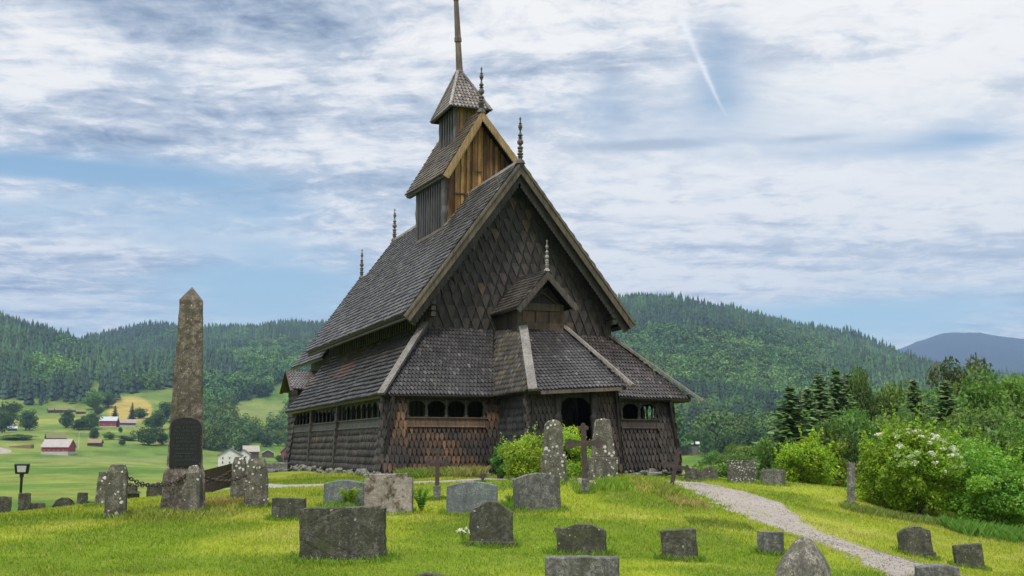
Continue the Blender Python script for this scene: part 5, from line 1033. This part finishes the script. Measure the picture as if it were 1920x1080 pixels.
# ================================================================== VALLEY BUILDINGS
WHT = (.62,.62,.60); RED = (.30,.040,.038); GRY = (.36,.37,.39); TRF = (.17,.15,.055); BRN = (.075,.05,.04)
PAINT = m_plain('placeholder', (.5,.5,.5))
def m_paint():
    m, t, b = mat('painted_boards'); c = colattr(t); oc = t.n('ShaderNodeTexCoord').outputs['Object']; n = t.noise(oc, .8, 5, .7); n2 = t.noise(t.scale(oc, (6, 6, .6)), 1, 4, .6)
    x = t.n('ShaderNodeVectorMath', operation='SCALE'); t.put(x.inputs[0], c); t.put(x.inputs[3], t.m('MULTIPLY', t.mr(n, .3, .7, .8, 1.15), t.mr(n2, .3, .7, .85, 1.12))); t.put(b.inputs['Base Color'], x.outputs[0]); b.inputs['Roughness'].default_value = .7; return m
PAINT = m_paint(); DGL = m_plain('dark_glass', (.03,.035,.04), .2)
def house(name, px, py, wpx, hpx, roofpx, yaw, deep, wall, roof, label, cat='house', wins=(), base=None, ridge='x', gablewin=0, over=.5, chim=0):
    """px,py: middle of the foot of the front; wpx, hpx, roofpx: front width, wall height, roof height in pixels"""
    p = hit(px, py, 90); k = p[1]/2121; w, h, rf, dp = wpx*k, hpx*k, roofpx*k, deep*k; e = empty(name, p, math.radians(yaw)-math.atan2(p[0], p[1]), label, cat)
    m = MB(); m.prism([(-w/2,0,-2),(w/2,0,-2),(w/2,dp,-2),(-w/2,dp,-2)],(0,0,h+2),wall)
    if ridge == 'x':
        for x in (-w/2, w/2-.1): m.prism([(x,0,h),(x,dp,h),(x,dp/2,h+rf)][::-1],(.1,0,0),wall)
    else: m.prism([(-w/2,0,h),(w/2,0,h),(0,0,h+rf)],(0,dp,0),wall)
    m.build('walls', PAINT, e)
    if base: m = MB(); m.prism([(-w/2-.06,-.06,-2),(w/2+.06,-.06,-2),(w/2+.06,dp+.06,-2),(-w/2-.06,dp+.06,-2)],(0,0,2+base*k),(.45,.44,.42)); m.build('foundation', PAINT, e)
    o = over; t = .35; m = MB()
    if ridge == 'x':
        for s in (0, 1):
            y = -o if s == 0 else dp+o; zz = h-o*rf/(dp/2); q = [(-w/2-o,y,zz),(w/2+o,y,zz),(w/2+o,dp/2,h+rf+.05),(-w/2-o,dp/2,h+rf+.05)]; m.prism(q if s == 0 else q[::-1],(0,0,t),roof)
    else:
        for s in (-1, 1): q = [(s*(w/2+o),-o,h-o*rf/(w/2)),(s*(w/2+o),dp+o,h-o*rf/(w/2)),(0,dp+o,h+rf+.05),(0,-o,h+rf+.05)]; m.prism(q if s > 0 else q[::-1],(0,0,t),roof)
    rf_ = m.build('roof', PAINT, e)
    if chim: m = MB(); m.box((w*.1,dp/2,h+rf+.4),(.8,.8,1.8),(.25,.2,.18)); m.build('chimney', PAINT, rf_)
    for (u, z, ww, wh) in wins:
        m = MB(); x = (u-.5)*w; m.box((x,-.05,z*k),(ww*k,.12,wh*k),WHT if wall != WHT else (.3,.3,.3)); f = m.build('window', PAINT, e); m = MB(); m.box((x,-.12,z*k),(ww*k*.7,.06,wh*k*.75)); m.build('pane', DGL, f)
    return e
G2 = [(u, 6.5, 1.8, 1.5) for u in (.10,.26,.42,.58,.74,.90)]
house('red_barn', 102, 853, 50, 15, 13, -22, 36, RED, (.36,.32,.31), 'big red barn with a grey metal roof and white-framed windows, lowest in the valley', 'barn', [(.1,9,2,1.4),(.28,9,2,1.4),(.46,9,2,1.4),(.64,9,2,1.4),(.82,9,2,1.4)], 6)
e = empty('barn_ramp', hit(38, 840, 90), 0, 'brown timber ramp leading up to the big red barn', 'ramp'); kk = hit(38, 840, 90)[1]/2121; m = MB(); m.prism([(-22*kk,0,-1),(20*kk,0,-1),(20*kk,0,6.5*kk),(-22*kk,0,3*kk)],(0,4,0),(.22,.13,.08)); m.build('deck', PAINT, e)
house('red_barn', 202, 801, 30, 12, 7, -10, 22, RED, (.42,.45,.50), 'smaller red barn with a pale roof under the large light green tree', 'barn', [(.25,5,2,1.6),(.7,5,2,1.6)], 2)
house('cottage', 240, 801, 28, 8, 6, 12, 18, (.17,.06,.04), (.30,.24,.20), 'brown and white cottage with a pale brown roof below the hay field', 'house', [(.2,4,2.4,2),(.5,4,2.4,2),(.8,4,2.4,2)], 4)
for px, py, w, lb in ((122,774,34,'longest turf-roofed log cabin on the hay slope'),(152,777,16,'small turf-roofed log cabin right of the longest one'),(97,774,12,'smallest log cabin left of the longest turf-roofed one')): house('log_cabin', px, py, w, 5, 4, 8, 14, BRN, TRF, lb, 'cabin')
house('turf_hut', 176, 837, 24, 7, 6, -14, 16, (.06,.045,.04), (.24,.17,.09), 'dark hut with a brown turf roof right of the big red barn', 'cabin'); house('turf_hut', 106, 827, 34, 6, 8, 10, 18, (.05,.04,.035), (.16,.15,.06), 'turf-roofed house behind the roof of the big red barn', 'cabin')
house('shed', 23, 808, 16, 5, 3, 5, 10, (.07,.08,.10), (.5,.53,.58), 'small shed with a pale grey roof at the left edge of the valley', 'shed')
house('farmhouse', 430, 878, 42, 24, 12, -6, 26, WHT, (.13,.13,.14), 'white two-storey farmhouse with a dark roof', 'house', [(.2,19,2.6,3.6),(.5,19,2.6,3.6),(.8,19,2.6,3.6),(.2,11,2.6,3.6),(.5,11,2.6,3.6),(.8,11,2.6,3.6)], 1.2, 'y', chim=1)
house('farmhouse_wing', 456, 870, 22, 18, 8, -6, 22, WHT, (.13,.13,.14), 'white gabled wing joined to the right of the farmhouse', 'house', [(.3,13,2.4,3.2),(.7,13,2.4,3.2)], 1, 'y')
m = MB(); 
house('brown_barn', 471, 860, 28, 14, 9, 8, 16, (.10,.055,.045), (.38,.34,.29), 'brown farm barn with a pale shingle roof behind the white wing', 'barn')
house('open_shed', 502, 858, 22, 8, 6, 0, 10, (.10,.06,.05), (.55,.55,.54), 'small open shed with a white-edged roof', 'shed', ridge='y'); house('red_outbuilding', 536, 866, 20, 18, 9, -20, 16, (.24,.05,.045), (.12,.10,.10), 'red outbuilding partly hidden by the church\'s left corner', 'shed', ridge='y')
house('grey_building', 1290, 852, 40, 19, 3, 3, 30, (.16,.15,.14), (.62,.63,.65), 'grey building with a pale flat roof below the hillside, right of the church', 'building')
def car(px, py, c, lb):
    p = hit(px, py, 90); e = empty('parked_car', p, .3, lb, 'car', 'cars parked by the white farmhouse'); m = MB(); m.prism([(-2.2,-.9,.35),(2.2,-.9,.35),(2.2,-.9,.85),(1.2,-.85,1.0),(-2.1,-.85,1.05)],(0,1.8,0),c); m.build('body', PAINT, e, bevel=.1); m = MB(); m.prism([(-1.9,-.75,1.0),(1.0,-.75,.98),(.4,-.7,1.5),(-1.6,-.7,1.5)],(0,1.5,0),(.05,.06,.07)); m.build('cabin', DGL, e, bevel=.08)
    for x in (-1.35, 1.35):
        for y in (-.92, .72): m = MB(); m.lathe((x,y,.33),[(.33,0),(.33,.2)],12,(0,1,0),(.02,.02,.02)); m.build('wheel', BLACK, e)
car(468, 868, (.08,.2,.42), 'small blue car parked right of the white farmhouse'); car(478, 868, (.10,.11,.13), 'dark car parked beside the blue one'); car(488, 866, (.6,.6,.6), 'white car parked before the open shed')
p = hit(147, 842, 90); e = empty('flagpole', p, 0, 'white flagpole right of the big red barn', 'flagpole'); m = MB(); m.lathe((0,0,0),[(.12,0),(.05,9)],8,col=(.75,.75,.75)); m.lathe((0,0,9),[(.1,0),(.14,.1),(.02,.25)],8,col=(.75,.75,.75)); m.build('mast', PAINT, e)

# ================================================================== GRASS AND SMALL PLANTS
def blades(name, x, y, h, wdt, cols, label, rng, kind='stuff', parent=None, leanf=.5, origin=None):
    n = len(x); z = H(x, y); a = rng.uniform(0, 6.283, n); dx, dy = np.cos(a)*wdt/2, np.sin(a)*wdt/2; la = rng.uniform(0, 6.283, n); ll = h*rng.uniform(.1, leanf*1.6, n)
    B0_ = np.stack([x-dx, y-dy, z-.01], 1); B1_ = np.stack([x+dx, y+dy, z-.01], 1); M = np.stack([x+np.cos(la)*ll*.4+dx*.6, y+np.sin(la)*ll*.4+dy*.6, z+h*.6], 1); T = np.stack([x+np.cos(la)*ll, y+np.sin(la)*ll, z+h*.97], 1)
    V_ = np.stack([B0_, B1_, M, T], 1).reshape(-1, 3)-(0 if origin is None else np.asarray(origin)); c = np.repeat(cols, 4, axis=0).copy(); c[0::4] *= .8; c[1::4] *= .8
    o = np_mesh(name, V_, np.arange(4*n).reshape(n, 4), c, GRS, False, parent)
    if kind: tag(o, label, 'grass', None, kind)
    return o
GRS = m_leaf('grass_blades', .45, .6, 1.5)
def path_dist(x, y):
    d = np.full(len(x), 1e9)
    for o in bpy.data.objects:
        if o.name.startswith('path'):
            n = len(o.data.vertices); c = np.empty(n*3); o.data.vertices.foreach_get('co', c); c = c.reshape(-1, 3)[5::12, :2]
            for i in range(0, len(x), 50000): d[i:i+50000] = np.minimum(d[i:i+50000], np.min(np.hypot(x[i:i+50000,None]-c[None,:,0], y[i:i+50000,None]-c[None,:,1]), axis=1)-(.85 if o.name == 'path' else .65))
    return d
def lawn():
    rng = np.random.RandomState(9); N = 330000; u = rng.rand(N); r = 10.5*np.exp(u*math.log(42/10.5)); a = rng.uniform(-.52, .52, N); x, y = r*np.sin(a), r*np.cos(a)
    cl = fbm(x*2.2, y*2.2, 3, 111); l1 = (x-O[0])*V[0]+(y-O[1])*V[1]; l2 = (x-O[0])*U[0]+(y-O[1])*U[1]; inch = ((l1 > 0)&(l1 < 11.3)&(l2 > -.1)&(l2 < 19))|((l1 > 4)&(l1 < 7.4)&(l2 > -3.1)&(l2 <= 0))
    pd = path_dist(x, y); k = ~inch&(pd > .10*rng.normal(0, 1, N)+.5*(fbm(x*1.6, y*1.6, 3, 71)-.55)); x, y, cl, r = x[k], y[k], cl[k], r[k]; n = len(x); c = zone_col(x, y, H(x, y))*rng.uniform(.7, 1.3, (n, 1)); dry = rng.rand(n, 1) < .05+.13*sstep(.5, .7, cl)[:,None]; c = np.where(dry, np.array([[.36,.31,.12]])*rng.uniform(.7, 1.1, (n, 1)), c)
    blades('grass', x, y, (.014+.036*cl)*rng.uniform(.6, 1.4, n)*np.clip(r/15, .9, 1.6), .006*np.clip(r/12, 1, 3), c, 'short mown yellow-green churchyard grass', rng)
    # longer tufts round the stones and on rough patches
    X, Y, Hh_, C_ = [], [], [], []
    def tuft(cx, cy, rad, n, h, col, ring=False):
        a = rng.uniform(0, 6.283, n); rr = rad*(rng.uniform(.75, 1.25, n) if ring else np.sqrt(rng.uniform(0, 1, n))); X.append(cx+np.cos(a)*rr); Y.append(cy+np.sin(a)*rr); Hh_.append(h*rng.uniform(.4, 1.2, n)); C_.append(np.array(col)[None]*rng.uniform(.65, 1.3, (n, 1)))
    for (sx, sy, w) in STN: 
        if sy < 45: tuft(sx, sy, w+.06, int(240+500*w), .10, (.13,.20,.03), True)
    def wild(px, py, wp, n, h, col, dep=.5):
        p = hit(px, py); w = wp*p[1]/2121/2; a = rng.uniform(-1, 1, n); b = rng.normal(0, dep, n); X.append(p[0]+a*w); Y.append(p[1]+b); Hh_.append(h*rng.uniform(.3, 1.2, n)); C_.append(np.array(col)[None]*rng.uniform(.65, 1.3, (n, 1)))
    for a in [(1195,905,110,3400,.15,(.22,.28,.035),.9),(1215,912,70,1300,.14,(.33,.27,.10),.7),(1150,912,60,1200,.16,(.17,.25,.035),.5),(1250,925,40,1200,.18,(.22,.24,.05),.5),(345,965,200,2200,.13,(.24,.25,.06),.5),(420,945,100,1800,.13,(.30,.24,.09),.8),(280,968,80,700,.16,(.22,.25,.05),.5),(800,895,90,1600,.32,(.20,.24,.06),.25),(880,894,60,1200,.34,(.24,.23,.08),.25),(770,897,50,800,.28,(.15,.22,.04),.25),
              (620,893,150,1800,.14,(.27,.29,.06),.7),(1350,985,120,1500,.10,(.16,.20,.04),.3),(1290,945,70,1200,.12,(.30,.25,.10),.3),(1700,975,230,3500,.18,(.16,.19,.05),.3),(1860,1005,160,3500,.28,(.10,.19,.035),.5),(640,955,60,800,.16,(.14,.22,.04),.3),(960,955,60,900,.16,(.13,.23,.03),.3),(1000,910,170,1600,.14,(.18,.24,.05),.4),(1100,915,60,600,.12,(.17,.24,.04),.4)]: wild(*a)
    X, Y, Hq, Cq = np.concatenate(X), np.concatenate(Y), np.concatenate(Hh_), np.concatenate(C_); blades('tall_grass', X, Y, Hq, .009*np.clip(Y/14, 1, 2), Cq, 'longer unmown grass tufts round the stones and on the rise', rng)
lawn()
def pebbles():
    g = np.random.RandomState(8); N = 60000; r = 10.5*np.exp(g.rand(N)*math.log(36/10.5)); a = g.uniform(-.05, .52, N); x, y = r*np.sin(a), r*np.cos(a); d = path_dist(x, y); k = d < g.normal(.02, .10, N); x, y, r = x[k][:14000], y[k][:14000], r[k][:14000]; n = len(x); z = H(x, y)+.02
    s = g.uniform(.006, .016, n)*np.clip(r/14, .9, 1.5); b = np.array([[1,0,0],[-.5,.87,0],[-.5,-.87,0],[.1,.1,.9]])[None]*g.uniform(.6, 1.4, (n,4,1)); P = b*s[:,None,None]+np.stack([x,y,z],1)[:,None,:]; F3 = np.array([[0,1,3],[1,2,3],[2,0,3]])[None]+(np.arange(n)*4)[:,None,None]
    c = np.repeat(np.array([[.22,.195,.172]])*g.uniform(.5, 1.6, (n,1)), 4, axis=0); tag(np_mesh('gravel', P.reshape(-1,3), F3.reshape(-1,3), c, m_wood('loose_stones', .85, .1)), 'loose grey gravel strewn over the footpath', 'gravel', None, 'stuff')
pebbles()
def fern(px, py, wp, hp, label, base=(.10,.19,.025)):
    p = hit(px, py); k = p[1]/2121; w, h = wp*k, hp*k; rng = np.random.RandomState(px); e = empty('fern', p, 0, label, 'fern'); Vs = []; Cc = []
    for f in range(46):
        a = rng.uniform(0, 6.283); L = rng.uniform(.6, 1.05)*w*.55; hh = h*rng.uniform(.65, 1.1); n = 16
        for i in range(1, n):
            t = i/n; c = np.array([math.cos(a)*L*t, math.sin(a)*L*t, hh*(1.9*t-1.15*t*t)*1.15]); d = unit(np.array([[math.cos(a)*L, math.sin(a)*L, hh*(1.9-2.3*t)]]))[0]; s = np.cross(d, [0, 0, 1.]); s /= np.linalg.norm(s); wl = .15*w*(1-t)**.7*min(1, t*5)
            for sg in (-1, 1): q = c+s*sg*wl-np.array([0, 0, wl*.35])+d*wl*.4; dw = d*L*.035; Vs += [c-dw, q, c+dw, c+d*L*.01]; g = rng.uniform(.7, 1.3); Cc += [np.array(base)*g]*4
    n = len(Vs)//4; np_mesh('fronds', np.array(Vs), np.arange(4*n).reshape(n, 4), np.array(Cc), LEAF, False, e)
fern(655, 955, 56, 42, 'light green fern in front of the half-hidden grey arched gravestone', (.14,.22,.02)); fern(790, 962, 44, 46, 'dark green fern at the right side of the pale pinkish gravestone', (.06,.13,.02)); fern(958, 950, 34, 26, 'small leafy plant between the two arched gravestones')
# white flowers by the round-shouldered stone
p = hit(871, 1013); e = empty('white_flowers', p, 0, 'small bunch of white flowers left of the dark round-shouldered gravestone', 'flowers'); g = np.random.RandomState(2); C = np.c_[g.normal(0,.05,12), g.normal(0,.04,12), g.uniform(.12,.20,12)]
Cc = np.repeat(C, 9, axis=0)+g.normal(0,.012,(108,3)); V2, F2 = leaves(Cc, .035, g, 1.5, .8); np_mesh('blooms', V2, F2, np.tile([[.75,.75,.72]], (len(V2),1)), FLOWER, False, e)
m = MB(); [m.beam((c[0]*.3,c[1]*.3,-.02), c, .006, .006, (1,0,0), (.08,.16,.03)) for c in C]; m.build('stalks', LEAF, e)

# ================================================================== HAZE
def haze():
    m = bpy.data.materials.new('haze'); m.use_nodes = True; t = NT(m.node_tree); t.N.remove(t.N['Principled BSDF']); v = t.n('ShaderNodeVolumePrincipled'); v.inputs['Color'].default_value = (.42,.64,1,1); v.inputs['Density'].default_value = 1.1e-4; v.inputs['Anisotropy'].default_value = .0
    t.L.new(v.outputs[0], t.N['Material Output'].inputs['Volume']); g = MB(); g.prism([(-9700,-9700,-80),(9700,-9700,-80),(9700,9700,-80),(-9700,9700,-80)],(0,0,1150+80)); o = g.build('haze', m); o['kind'] = 'stuff'
haze()
